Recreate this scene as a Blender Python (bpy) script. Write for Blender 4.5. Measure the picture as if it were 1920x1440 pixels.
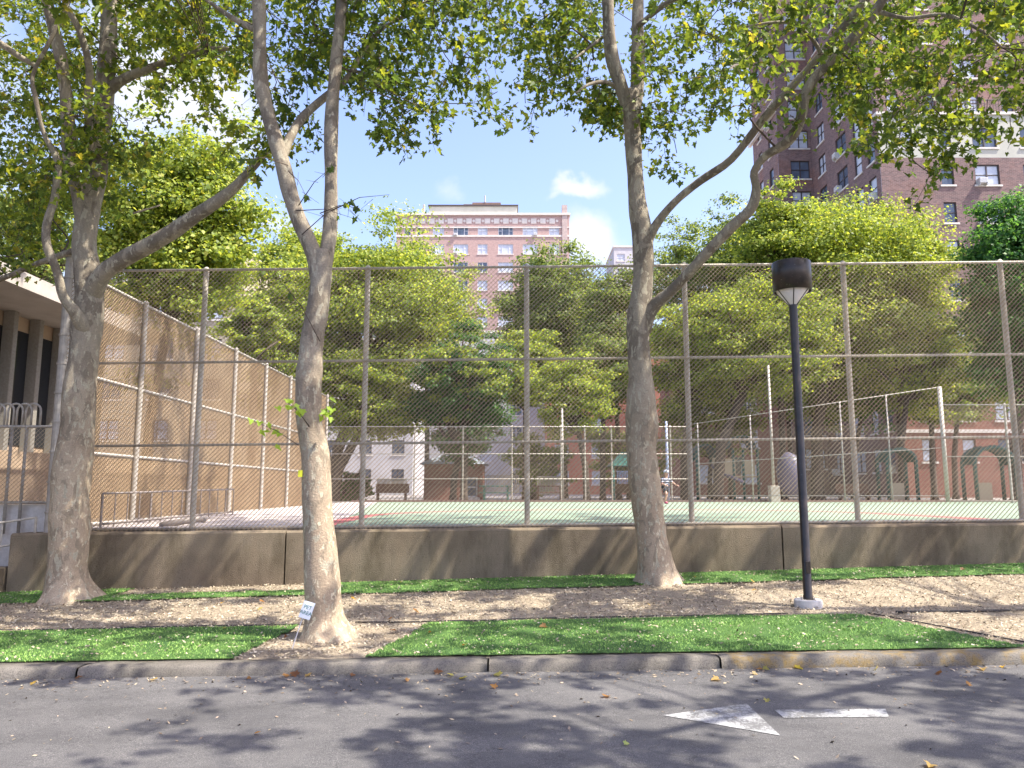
import bpy, bmesh, math, random
import numpy as np
from mathutils import Vector, Matrix, noise
R = math.radians
random.seed(7); rng = np.random.default_rng(7)
sc = bpy.context.scene
for o in list(bpy.data.objects): bpy.data.objects.remove(o)
C = sc.collection

# ------------------------------------------------------------------ camera, sky, sun, exposure
PITCH = R(7.8); F = 1440.0; CAMZ = 1.6
cam = bpy.data.cameras.new("camera"); cam.sensor_width = 36; cam.lens = 27; cam.clip_end = 2000
camo = bpy.data.objects.new("camera", cam); C.objects.link(camo)
camo.location = (0, 0, CAMZ); camo.rotation_euler = (R(90) + PITCH, 0, 0); sc.camera = camo
SUN = Vector((.53, -.17, .81)).normalized()
sun = bpy.data.lights.new("sun", 'SUN'); sun.energy = 3.8; sun.angle = R(.53); sun.color = (1, .94, .81)
suno = bpy.data.objects.new("sun", sun); C.objects.link(suno)
suno.rotation_euler = SUN.to_track_quat('Z', 'Y').to_euler()
sc.view_settings.view_transform = 'Standard'; sc.view_settings.look = 'None'
sc.view_settings.exposure = 1.45; sc.view_settings.gamma = 1
sc.cycles.max_bounces = 7; sc.cycles.diffuse_bounces = 3; sc.cycles.transmission_bounces = 4
sc.cycles.transparent_max_bounces = 6; sc.cycles.use_denoising = True
sc.cycles.caustics_reflective = False; sc.cycles.caustics_refractive = False

def P(u, v, D):
    """point seen at photo position u,v standing D metres ahead of the camera"""
    dx = (u - 960) / F; dy = (720 - v) / F
    Y = math.cos(PITCH) - dy * math.sin(PITCH); Z = math.sin(PITCH) + dy * math.cos(PITCH)
    return Vector((dx / Y * D, D, CAMZ + Z / Y * D))
def direction(u, v):
    return (P(u, v, 1) - Vector((0, 0, CAMZ))).normalized()

w = bpy.data.worlds.new("World"); sc.world = w; w.use_nodes = True
nt = w.node_tree; N = nt.nodes; L = nt.links; N.clear()
out = N.new('ShaderNodeOutputWorld'); bg = N.new('ShaderNodeBackground'); bg.inputs[1].default_value = .15
sky = N.new('ShaderNodeTexSky'); sky.sky_type = 'NISHITA'; sky.sun_disc = False
sky.sun_elevation = math.asin(SUN.z); sky.sun_rotation = math.atan2(SUN.x, SUN.y)
sky.air_density = 1.0; sky.dust_density = 2.6; sky.ozone_density = 1.6
tc = N.new('ShaderNodeTexCoord')
nz = N.new('ShaderNodeTexNoise'); nz.inputs['Scale'].default_value = 9; nz.inputs['Detail'].default_value = 8; nz.inputs['Roughness'].default_value = .62
L.new(tc.outputs['Generated'], nz.inputs['Vector'])
wn = N.new('ShaderNodeTexNoise'); wn.inputs['Scale'].default_value = 14; wn.inputs['Detail'].default_value = 6; L.new(tc.outputs['Generated'], wn.inputs['Vector'])
ws = N.new('ShaderNodeVectorMath'); ws.operation = 'MULTIPLY_ADD'; L.new(wn.outputs['Color'], ws.inputs[0]); ws.inputs[1].default_value = (.09, .09, .09); ws.inputs[2].default_value = (-.045, -.045, -.045)
wa = N.new('ShaderNodeVectorMath'); wa.operation = 'ADD'; L.new(ws.outputs[0], wa.inputs[0]); L.new(tc.outputs['Generated'], wa.inputs[1])
def math_node(op, a, b=None, c=None):
    m = N.new('ShaderNodeMath'); m.operation = op
    for i, x in enumerate((a, b, c)):
        if x is None: continue
        if isinstance(x, (int, float)): m.inputs[i].default_value = x
        else: L.new(x, m.inputs[i])
    return m.outputs[0]
total = None
for (u, v, sx, sy, amp) in [(1085, 358, .05, .018, 1.0), (1040, 370, .035, .014, .8), (1110, 450, .07, .045, .92), (1130, 490, .12, .04, .8), (330, 170, .16, .10, .95), (250, 90, .12, .09, .85), (420, 235, .10, .05, .85), (845, 355, .045, .03, .66), (60, 500, .12, .05, .8), (520, 420, .09, .03, .8), (760, 400, .07, .025, .4), (-300, 200, .4, .2, .8), (2400, 300, .4, .1, .7), (1250, 540, .1, .03, .8)]:
    d = direction(u, v)
    sub = N.new('ShaderNodeVectorMath'); sub.operation = 'SUBTRACT'; L.new(wa.outputs[0], sub.inputs[0]); sub.inputs[1].default_value = d
    mul = N.new('ShaderNodeVectorMath'); mul.operation = 'MULTIPLY'; L.new(sub.outputs[0], mul.inputs[0]); mul.inputs[1].default_value = (1 / sx, 1 / sx, 1 / sy)
    ln = N.new('ShaderNodeVectorMath'); ln.operation = 'LENGTH'; L.new(mul.outputs[0], ln.inputs[0])
    q = math_node('MULTIPLY', ln.outputs['Value'], ln.outputs['Value']); q = math_node('MULTIPLY', q, -1.0)
    q = math_node('EXPONENT', q); q = math_node('MULTIPLY', q, amp)
    total = q if total is None else math_node('MAXIMUM', total, q)
m = math_node('MULTIPLY_ADD', total, 1.5, -1.02); m = math_node('ADD', m, nz.outputs['Fac'])
mr = N.new('ShaderNodeMapRange'); mr.interpolation_type = 'SMOOTHSTEP'; L.new(m, mr.inputs[0]); mr.inputs[1].default_value = .10; mr.inputs[2].default_value = 1.0; mr.inputs[3].default_value = 0; mr.inputs[4].default_value = .9
tint = N.new('ShaderNodeMix'); tint.data_type = 'RGBA'; tint.blend_type = 'MULTIPLY'; tint.inputs['Factor'].default_value = 1
L.new(sky.outputs[0], tint.inputs['A']); tint.inputs['B'].default_value = (.99, .92, .99, 1)
mx = N.new('ShaderNodeMix'); mx.data_type = 'RGBA'; L.new(mr.outputs[0], mx.inputs['Factor']); L.new(tint.outputs['Result'], mx.inputs['A']); mx.inputs['B'].default_value = (2.9, 2.9, 3.05, 1)
L.new(mx.outputs['Result'], bg.inputs[0]); L.new(bg.outputs[0], out.inputs[0])

# ------------------------------------------------------------------ helpers
def tag(o, label=None, cat=None, group=None, kind=None):
    if label: o['label'] = label
    if cat: o['category'] = cat
    if group: o['group'] = group
    if kind: o['kind'] = kind
    return o
def empty(name, loc, label, cat, group=None, rz=0):
    o = bpy.data.objects.new(name, None); C.objects.link(o); o.location = loc; o.rotation_euler = (0, 0, rz); o.empty_display_size = .2
    return tag(o, label, cat, group)
def pin(o, parent):
    """parent o keeping the world coordinates its mesh was built in"""
    o.parent = parent
    o.matrix_parent_inverse = (Matrix.Translation(parent.location) @ parent.rotation_euler.to_matrix().to_4x4()).inverted()
    return o
class MB:
    def __init__(s): s.v = []; s.f = []; s.uv = None; s.m = []
    def quad(s, a, b, c, d):
        n = len(s.v); s.v += [tuple(a), tuple(b), tuple(c), tuple(d)]; s.f.append((n, n + 1, n + 2, n + 3))
    def box(s, x0, x1, y0, y1, z0, z1, M=None, top=1):
        cx, cy = (x0 + x1) / 2, (y0 + y1) / 2
        p = [(x0, y0, z0), (x1, y0, z0), (x1, y1, z0), (x0, y1, z0)] + [((x - cx) * top + cx, (y - cy) * top + cy, z1) for x, y in ((x0, y0), (x1, y0), (x1, y1), (x0, y1))]
        if M is not None: p = [tuple(M @ Vector(q)) for q in p]
        n = len(s.v); s.v += p
        s.f += [tuple(n + i for i in q) for q in ((0, 3, 2, 1), (4, 5, 6, 7), (0, 1, 5, 4), (1, 2, 6, 5), (2, 3, 7, 6), (3, 0, 4, 7))]
    def tube(s, pts, rad, n=8, caps=True, rough=0, seed=0, lobes=None):
        pts = [Vector(p) for p in pts]
        if not hasattr(rad, '__len__'): rad = [rad] * len(pts)
        t0 = (pts[1] - pts[0]).normalized()
        a = t0.orthogonal().normalized(); start = len(s.v)
        for i, p in enumerate(pts):
            t = ((pts[min(i + 1, len(pts) - 1)] - pts[max(i - 1, 0)])).normalized()
            a = (a - t * a.dot(t)).normalized(); b = t.cross(a)
            for k in range(n):
                th = 2 * math.pi * k / n; d = a * math.cos(th) + b * math.sin(th); r = rad[i]
                if rough:
                    q = p + d * r
                    r *= 1 + rough * (noise.noise(q * 1.7 + Vector((seed, 0, 0))) * 1.3 + noise.noise(q * 5 + Vector((0, seed, 0))) * .6)
                if lobes: r *= lobes(i, d, p)
                s.v.append(tuple(p + d * r))
        for i in range(len(pts) - 1):
            for k in range(n):
                k2 = (k + 1) % n; o = start + i * n
                s.f.append((o + k, o + k2, o + n + k2, o + n + k))
        if caps:
            s.f.append(tuple(start + k for k in range(n))[::-1]); s.f.append(tuple(start + (len(pts) - 1) * n + k for k in range(n)))
    def lathe(s, prof, c=(0, 0, 0), n=32):
        st = len(s.v)
        for r, z in prof:
            for k in range(n): s.v.append((c[0] + r * math.cos(2 * math.pi * k / n), c[1] + r * math.sin(2 * math.pi * k / n), c[2] + z))
        for i in range(len(prof) - 1):
            for k in range(n):
                k2 = (k + 1) % n; o = st + i * n
                s.f.append((o + k, o + k2, o + n + k2, o + n + k))
    def build(s, name, mat, parent=None, smooth=False, keep=True, bevel=0):
        me = bpy.data.meshes.new(name); me.from_pydata(s.v, [], s.f); me.update()
        if s.uv:
            uvl = me.uv_layers.new(name='UVMap'); uvl.data.foreach_set('uv', np.array(s.uv, dtype=np.float32).ravel())
        if smooth: me.shade_smooth()
        me.materials.append(mat)
        o = bpy.data.objects.new(name, me); C.objects.link(o)
        if bevel:
            b = o.modifiers.new('bevel', 'BEVEL'); b.width = bevel; b.segments = 2; b.limit_method = 'ANGLE'
        if parent:
            if keep: pin(o, parent)
            else: o.parent = parent
        return o
def catmull(ctrl, step=3):
    """ctrl: list of tuples of floats; returns smooth resample"""
    A = np.array(ctrl, float); out = []
    for i in range(len(A) - 1):
        p0, p1, p2, p3 = A[max(i - 1, 0)], A[i], A[i + 1], A[min(i + 2, len(A) - 1)]
        for k in range(step):
            t = k / step
            out.append(.5 * ((2 * p1) + (-p0 + p2) * t + (2 * p0 - 5 * p1 + 4 * p2 - p3) * t * t + (-p0 + 3 * p1 - 3 * p2 + p3) * t ** 3))
    out.append(A[-1]); return np.array(out)

# ------------------------------------------------------------------ materials
def mat(name, col=(.5, .5, .5), rough=.7, metal=0, build=None, spec=.5):
    m = bpy.data.materials.new(name); m.use_nodes = True; t = m.node_tree
    b = t.nodes['Principled BSDF']; b.inputs['Base Color'].default_value = (*col, 1); b.inputs['Roughness'].default_value = rough
    b.inputs['Metallic'].default_value = metal; b.inputs['Specular IOR Level'].default_value = spec
    if build: build(t, b)
    return m
def nd(t, ty, **k):
    n = t.nodes.new(ty)
    for a, v in k.items():
        if a in n.inputs: n.inputs[a].default_value = v
        else: setattr(n, a, v)
    return n
def ramp(t, fac, stops, interp='LINEAR'):
    r = t.nodes.new('ShaderNodeValToRGB'); r.color_ramp.interpolation = interp
    e = r.color_ramp.elements
    while len(e) < len(stops): e.new(.5)
    for i, (p, c) in enumerate(stops): e[i].position = p; e[i].color = (*c, 1) if len(c) == 3 else c
    t.links.new(fac, r.inputs[0]); return r.outputs[0]
def noise_n(t, scale, detail=4, rough=.6, vec='Object', dist=0, mapscale=None):
    c = t.nodes.new('ShaderNodeTexCoord'); v = c.outputs[vec]
    if mapscale:
        mp = t.nodes.new('ShaderNodeMapping'); mp.inputs['Scale'].default_value = mapscale; t.links.new(v, mp.inputs[0]); v = mp.outputs[0]
    n = t.nodes.new('ShaderNodeTexNoise'); n.inputs['Scale'].default_value = scale; n.inputs['Detail'].default_value = detail; n.inputs['Roughness'].default_value = rough; n.inputs['Distortion'].default_value = dist
    t.links.new(v, n.inputs['Vector']); return n.outputs['Fac']
def mixc(t, fac, a, b, mode='MIX'):
    m = t.nodes.new('ShaderNodeMix'); m.data_type = 'RGBA'; m.blend_type = mode
    for i, x in (('Factor', fac), ('A', a), ('B', b)):
        if hasattr(x, 'links') or hasattr(x, 'is_linked'): t.links.new(x, m.inputs[i] if i != 'Factor' else m.inputs[0])
        elif i == 'Factor': m.inputs[0].default_value = x
        else: m.inputs[i].default_value = (*x, 1)
    return m.outputs['Result']
def bump(t, b, h, strength=.4, dist=.02):
    n = t.nodes.new('ShaderNodeBump'); n.inputs['Strength'].default_value = strength; n.inputs['Distance'].default_value = dist
    t.links.new(h, n.inputs['Height']); t.links.new(n.outputs[0], b.inputs['Normal'])
def setc(t, b, c): t.links.new(c, b.inputs['Base Color'])

def m_asphalt(t, b):
    big = noise_n(t, .9, 5, .6); fine = noise_n(t, 160, 2, .8); mid = noise_n(t, 28, 3, .7)
    base = ramp(t, big, [(.3, (.085, .083, .087)), (.7, (.135, .131, .133))])
    sp = ramp(t, fine, [(.3, (.3, .3, .32)), (.48, (1, 1, 1)), (.60, (1.15, 1.13, 1.1)), (.70, (2.8, 2.7, 2.6))])
    c = mixc(t, 1, base, sp, 'MULTIPLY')
    c = mixc(t, .6, c, ramp(t, mid, [(.3, (.75, .75, .77)), (.7, (1.2, 1.2, 1.17))]), 'MULTIPLY')
    vo = nd(t, 'ShaderNodeTexVoronoi', Scale=.55, feature='DISTANCE_TO_EDGE')
    cc = t.nodes.new('ShaderNodeTexCoord'); nn = nd(t, 'ShaderNodeTexNoise', Scale=2.5, Detail=6.0)
    t.links.new(cc.outputs['Object'], nn.inputs['Vector']); av = t.nodes.new('ShaderNodeVectorMath'); av.operation = 'ADD'
    t.links.new(cc.outputs['Object'], av.inputs[0]); t.links.new(nn.outputs['Color'], av.inputs[1]); t.links.new(av.outputs[0], vo.inputs['Vector'])
    cr = ramp(t, vo.outputs['Distance'], [(0, (.55, .55, .55)), (.006, (1, 1, 1))])
    st = noise_n(t, .35, 6, .7, mapscale=(1, 2.2, 1)); c = mixc(t, .8, c, ramp(t, st, [(.38, (.72, .72, .73)), (.5, (1, 1, 1)), (.66, (1.2, 1.19, 1.17))]), 'MULTIPLY')
    setc(t, b, mixc(t, .6, c, cr, 'MULTIPLY')); bump(t, b, fine, .5, .006)
def m_wall(t, b):
    big = noise_n(t, .8, 6, .65); st = noise_n(t, 3, 5, .7, mapscale=(1, 1, .25)); f = noise_n(t, 60, 4, .7)
    c = ramp(t, big, [(.25, (.13, .10, .075)), (.5, (.24, .19, .135)), (.75, (.32, .26, .19))])
    c = mixc(t, .65, c, ramp(t, st, [(.32, (.42, .42, .38)), (.52, (1, 1, 1)), (.75, (1.15, 1.1, 1.05))]), 'MULTIPLY')
    vo = nd(t, 'ShaderNodeTexVoronoi', Scale=22.0); cc = t.nodes.new('ShaderNodeTexCoord'); t.links.new(cc.outputs['Object'], vo.inputs['Vector'])
    pit = ramp(t, vo.outputs['Distance'], [(.08, (.35, .33, .3)), (.16, (1, 1, 1))])
    msk = noise_n(t, 2.2, 3, .6)
    c2 = mixc(t, 1, c, pit, 'MULTIPLY'); c = mixc(t, ramp(t, msk, [(.42, (0, 0, 0)), (.55, (1, 1, 1))]), c, c2)
    c = mixc(t, .5, c, ramp(t, f, [(.3, (.75, .75, .75)), (.7, (1.15, 1.15, 1.15))]), 'MULTIPLY')
    setc(t, b, c); bump(t, b, f, .8, .018)
def m_kerb(t, b):
    big = noise_n(t, 1.4, 6, .7); f = noise_n(t, 90, 4, .8); c = ramp(t, big, [(.3, (.17, .155, .135)), (.6, (.28, .255, .225)), (.8, (.40, .37, .33))])
    c = mixc(t, .8, c, ramp(t, f, [(.3, (.35, .35, .35)), (.5, (1, 1, 1)), (.7, (1.4, 1.35, 1.3))]), 'MULTIPLY')
    # worn yellow paint on the stretch to the right
    g = t.nodes.new('ShaderNodeTexCoord'); sx = t.nodes.new('ShaderNodeSeparateXYZ'); t.links.new(g.outputs['Object'], sx.inputs[0])
    y = nd(t, 'ShaderNodeMapRange'); t.links.new(sx.outputs[0], y.inputs[0]); y.inputs[1].default_value = 1.93; y.inputs[2].default_value = 1.97
    z = noise_n(t, 4.5, 7, .75); zz = ramp(t, z, [(.47, (0, 0, 0)), (.62, (.75, .75, .75))])
    mm = t.nodes.new('ShaderNodeMath'); mm.operation = 'MULTIPLY'; t.links.new(zz, mm.inputs[0]); t.links.new(y.outputs[0], mm.inputs[1])
    c = mixc(t, mm.outputs[0], c, (.38, .25, .07)); vo = nd(t, 'ShaderNodeTexVoronoi', Scale=60.0); q = t.nodes.new('ShaderNodeTexCoord'); t.links.new(q.outputs['Object'], vo.inputs['Vector']); c = mixc(t, .8, c, ramp(t, vo.outputs['Distance'], [(.12, (.45, .44, .42)), (.3, (1, 1, 1))]), 'MULTIPLY'); setc(t, b, c); bump(t, b, f, 1, .02)
def m_gravel(t, b):
    big = noise_n(t, 1.1, 5, .6); f = noise_n(t, 70, 3, .8)
    c = ramp(t, big, [(.3, (.29, .24, .18)), (.55, (.40, .335, .255)), (.75, (.47, .40, .31))])
    c = mixc(t, .85, c, ramp(t, f, [(.3, (.45, .42, .4)), (.5, (1, 1, 1)), (.7, (1.3, 1.25, 1.15))]), 'MULTIPLY'); setc(t, b, c); bump(t, b, f, .9, .02)
def m_turf(t, b):
    big = noise_n(t, 2.2, 5, .6); f = noise_n(t, 140, 2, .7)
    c = ramp(t, big, [(.3, (.06, .14, .045)), (.7, (.13, .24, .07))]); c = mixc(t, .8, c, ramp(t, f, [(.3, (.5, .5, .5)), (.7, (1.4, 1.4, 1.2))]), 'MULTIPLY'); setc(t, b, c); bump(t, b, f, 1, .02)
def attr_leaf(name, trans=.45, tint=(1, 1, 1), tcol=(1.35, 1.3, .5)):
    m = bpy.data.materials.new(name); m.use_nodes = True; t = m.node_tree; t.nodes.clear()
    o = t.nodes.new('ShaderNodeOutputMaterial'); a = t.nodes.new('ShaderNodeAttribute'); a.attribute_name = 'col'
    c = mixc(t, 1, a.outputs['Color'], tint, 'MULTIPLY')
    d = t.nodes.new('ShaderNodeBsdfPrincipled'); d.inputs['Roughness'].default_value = .5; d.inputs['Specular IOR Level'].default_value = .35; t.links.new(c, d.inputs['Base Color'])
    tr = t.nodes.new('ShaderNodeBsdfTranslucent'); t.links.new(mixc(t, 1, c, tcol, 'MULTIPLY'), tr.inputs[0])
    mx = t.nodes.new('ShaderNodeMixShader'); mx.inputs[0].default_value = trans; t.links.new(d.outputs[0], mx.inputs[1]); t.links.new(tr.outputs[0], mx.inputs[2]); t.links.new(mx.outputs[0], o.inputs[0])
    return m
def attr_plain(name, rough=.9):
    def f(t, b):
        a = t.nodes.new('ShaderNodeAttribute'); a.attribute_name = 'col'; t.links.new(a.outputs['Color'], b.inputs['Base Color'])
    return mat(name, rough=rough, build=f, spec=.2)
def m_bark(t, b):
    cc = t.nodes.new('ShaderNodeTexCoord'); mp = t.nodes.new('ShaderNodeMapping'); mp.inputs['Scale'].default_value = (1, 1, .5); t.links.new(cc.outputs['Object'], mp.inputs[0])
    nn = nd(t, 'ShaderNodeTexNoise', Scale=7.0, Detail=4.0); t.links.new(mp.outputs[0], nn.inputs['Vector'])
    wv = mixc(t, .15, mp.outputs[0], nn.outputs['Color'])
    def nz_(sc_, det=2.0, off=0):
        n = nd(t, 'ShaderNodeTexNoise', Scale=sc_, Detail=det, Roughness=.5); m_ = t.nodes.new('ShaderNodeVectorMath'); m_.inputs[1].default_value = (off, off, off); t.links.new(wv, m_.inputs[0]); t.links.new(m_.outputs[0], n.inputs['Vector']); return n.outputs['Fac']
    big = noise_n(t, 1.1, 4, .6); f = noise_n(t, 50, 5, .75)
    c = ramp(t, big, [(.3, (.36, .275, .20)), (.5, (.45, .355, .26)), (.7, (.54, .44, .33))])
    a1 = nz_(11, 2, 3); c = mixc(t, ramp(t, a1, [(.57, (0, 0, 0)), (.59, (.6, .6, .6))]), c, (.24, .20, .15))
    a2 = nz_(17, 2, 7); c = mixc(t, ramp(t, a2, [(.60, (0, 0, 0)), (.615, (.8, .8, .8))]), c, (.48, .42, .31))
    a3 = nz_(26, 2, 11); c = mixc(t, ramp(t, a3, [(.61, (0, 0, 0)), (.625, (.9, .9, .9))]), c, (.66, .58, .43))
    a4 = nz_(5, 3, 17); up = t.nodes.new('ShaderNodeSeparateXYZ'); t.links.new(cc.outputs['Object'], up.inputs[0])
    r = nd(t, 'ShaderNodeMapRange'); t.links.new(up.outputs[2], r.inputs[0]); r.inputs[1].default_value = 1.2; r.inputs[2].default_value = 3.6; r.inputs[3].default_value = .05; r.inputs[4].default_value = .8
    g = mixc(t, ramp(t, a4, [(.46, (0, 0, 0)), (.50, (1, 1, 1))]), (.135, .12, .10), (.26, .235, .19))  # upper bark is greyer, and darkened further in place of shade
    c = mixc(t, r.outputs[0], c, g); c = mixc(t, ramp(t, a2, [(.60, (0, 0, 0)), (.615, (.8, .8, .8))]), c, (.42, .385, .30))
    c = mixc(t, .65, c, ramp(t, f, [(.3, (.68, .66, .64)), (.7, (1.28, 1.26, 1.22))]), 'MULTIPLY'); setc(t, b, c)
    h = t.nodes.new('ShaderNodeMath'); h.operation = 'ADD'; t.links.new(a1, h.inputs[0]); t.links.new(f, h.inputs[1]); bump(t, b, h.outputs[0], .6, .025)
def m_darkbark(t, b):
    f = noise_n(t, 8, 5, .7); setc(t, b, ramp(t, f, [(.3, (.06, .045, .038)), (.7, (.14, .11, .09))]))
def brickmat(name, c1, c2, mortar, mott=.5, tintc=(.6, .3, .2), vertical=False):
    def f(t, b):
        uv = t.nodes.new('ShaderNodeUVMap'); br = t.nodes.new('ShaderNodeTexBrick')
        mp = t.nodes.new('ShaderNodeMapping'); t.links.new(uv.outputs[0], mp.inputs[0]); t.links.new(mp.outputs[0], br.inputs['Vector'])
        br.inputs['Scale'].default_value = 1; br.inputs['Brick Width'].default_value = .30; br.inputs['Row Height'].default_value = .10; br.inputs['Mortar Size'].default_value = .014
        br.inputs['Color1'].default_value = (*c1, 1); br.inputs['Color2'].default_value = (*c2, 1); br.inputs['Mortar'].default_value = (*mortar, 1)
        n = noise_n(t, .28, 5, .65); n2 = noise_n(t, 3, 4, .7)
        c = mixc(t, ramp(t, n, [(.5, (0, 0, 0)), (.72, (mott,) * 3)]), br.outputs['Color'], tintc)
        c = mixc(t, .7, c, ramp(t, n2, [(.3, (.75, .75, .78)), (.7, (1.22, 1.2, 1.18))]), 'MULTIPLY'); setc(t, b, c)
    return mat(name, rough=.85, build=f, spec=.2)
def noisy(name, c1, c2, scale=3, rough=.8, metal=0, bs=0, detail=5):
    def f(t, b):
        n = noise_n(t, scale, detail, .65); setc(t, b, ramp(t, n, [(.3, c1), (.7, c2)]))
        if bs: bump(t, b, n, bs, .01)
    return mat(name, rough=rough, metal=metal, build=f)
M = {}
M['asphalt'] = mat('asphalt', rough=.85, build=m_asphalt, spec=.3)
M['wall'] = mat('stained_concrete', rough=.9, build=m_wall, spec=.2)
M['kerb'] = mat('kerb_concrete', rough=.9, build=m_kerb, spec=.2)
M['gravel'] = mat('wood_chip_soil', rough=.95, build=m_gravel, spec=.1)
M['turf'] = mat('artificial_turf', rough=.8, build=m_turf, spec=.2)
M['leaf'] = attr_leaf('plane_leaf', .56, tcol=(1.45, 1.25, .5))
M['leaf_far'] = attr_leaf('distant_leaf', .55, tcol=(1.35, 1.25, .55))
M['chips'] = attr_plain('loose_chips')
M['blade'] = attr_plain('turf_blades', .6)
M['bark'] = mat('plane_bark', rough=.85, build=m_bark, spec=.2)
M['darkbark'] = mat('dark_bark', rough=.9, build=m_darkbark, spec=.2)
M['galv'] = noisy('weathered_galvanised', (.40, .355, .30), (.58, .53, .46), 14, .6, .15)
M['whitepost'] = noisy('pale_galvanised', (.30, .27, .24), (.48, .44, .40), 9, .5, .1)
M['wire'] = noisy('rusty_galvanised_wire', (.27, .20, .135), (.46, .36, .25), 1.3, .55, .2)
M['wire2'] = noisy('tan_wire', (.33, .22, .13), (.47, .34, .21), 1.3, .6, .1)
def m_bronze(t, b):
    n = noise_n(t, 9, 4, .6); c = ramp(t, n, [(.3, (.014, .011, .010)), (.7, (.045, .03, .024))]); sp = noise_n(t, 55, 3, .6)
    setc(t, b, mixc(t, ramp(t, sp, [(.70, (0, 0, 0)), (.72, (1, 1, 1))]), c, (.40, .36, .32)))
M['bronze'] = mat('dark_bronze_paint', rough=.33, build=m_bronze)
M['whiteconc'] = noisy('pale_concrete', (.5, .47, .45), (.68, .65, .63), 12, .85, 0, .3)
M['glass_lamp'] = mat('lamp_lens', (.75, .70, .66), .25)
M['black'] = mat('black_rubber', (.06, .052, .048), .8)
M['paint'] = noisy('worn_white_paint', (.42, .42, .43), (.82, .82, .82), 30, .7, detail=8)
M['greenp'] = mat('green_playground_paint', (.012, .09, .075), .5)
M['slide'] = mat('grey_violet_plastic', (.13, .12, .18), .45)
M['beige'] = mat('beige_panel', (.40, .33, .22), .6)
M['red'] = mat('red_plastic', (.4, .03, .05), .5)
M['bluep'] = mat('pale_blue_metal', (.35, .42, .6), .5)
M['fin'] = noisy('fluted_precast', (.27, .25, .22), (.38, .355, .32), 18, .9, 0, .2)
M['soffit'] = noisy('soffit_concrete', (.36, .32, .29), (.46, .42, .39), 2, .9)
M['tanwall'] = noisy('tan_rendered_wall', (.30, .22, .15), (.42, .31, .22), .8, .9)
M['darkglass'] = mat('dark_glass', (.02, .022, .026), .12)
M['glassA'] = noisy('window_glass', (.06, .08, .12), (.16, .2, .27), .6, .08)
M['glassB'] = noisy('window_with_pale_curtain', (.42, .46, .55), (.62, .66, .74), .9, .25)
M['frame_dark'] = mat('dark_window_frame', (.06, .045, .045), .5)
M['frame_pale'] = mat('pale_window_frame', (.62, .62, .66), .5)
M['stone'] = noisy('pale_stone', (.60, .55, .50), (.72, .68, .64), 1.5, .85)
M['cream'] = noisy('cream_paint', (.42, .42, .36), (.52, .51, .45), .7, .85)
M['whitebrick'] = noisy('white_brick', (.44, .43, .45), (.56, .55, .58), .5, .85)
M['roofgrey'] = noisy('grey_shingle', (.22, .25, .30), (.32, .35, .42), 3, .8)
M['acwhite'] = mat('air_conditioner_casing', (.62, .62, .62), .5)
M['brick_right'] = brickmat('plum_brick', (.135, .085, .085), (.25, .155, .145), (.27, .22, .205), .5, (.34, .15, .09))
M['brick_far'] = brickmat('pink_brick', (.40, .25, .225), (.47, .31, .28), (.48, .39, .36), .25, (.44, .28, .26))
M['brick_red'] = brickmat('orange_red_brick', (.46, .13, .08), (.56, .19, .12), (.45, .28, .22), .4, (.4, .12, .08))
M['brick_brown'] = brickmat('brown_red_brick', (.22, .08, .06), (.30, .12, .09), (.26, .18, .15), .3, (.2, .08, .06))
M['beigebrick'] = brickmat('beige_brick', (.38, .32, .23), (.46, .39, .29), (.44, .4, .33), .2, (.4, .33, .24))
M['plaza'] = noisy('plaza_concrete', (.20, .18, .17), (.34, .31, .29), .5, .9)
M['yellow'] = mat('yellow_tape', (.75, .75, .04), .5)
M['skin'] = mat('skin', (.60, .34, .25), .5); M['pink'] = mat('pink_shoe', (.65, .09, .22), .6)
M['helmet'] = noisy('helmet_shell', (.10, .12, .2), (.8, .8, .85), 38, .3, detail=1)
M['navy'] = mat('dark_shorts', (.03, .03, .04), .8)
def m_stripe(t, b):
    c = t.nodes.new('ShaderNodeTexCoord'); s = t.nodes.new('ShaderNodeSeparateXYZ'); t.links.new(c.outputs['Object'], s.inputs[0])
    mm = t.nodes.new('ShaderNodeMath'); mm.operation = 'MULTIPLY'; mm.inputs[1].default_value = 11; t.links.new(s.outputs[2], mm.inputs[0])
    fr = t.nodes.new('ShaderNodeMath'); fr.operation = 'FRACT'; t.links.new(mm.outputs[0], fr.inputs[0])
    setc(t, b, ramp(t, fr.outputs[0], [(.0, (.50, .50, .56)), (.42, (.02, .03, .06))], 'CONSTANT'))
M['stripe'] = mat('striped_cotton', rough=.9, build=m_stripe)

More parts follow.
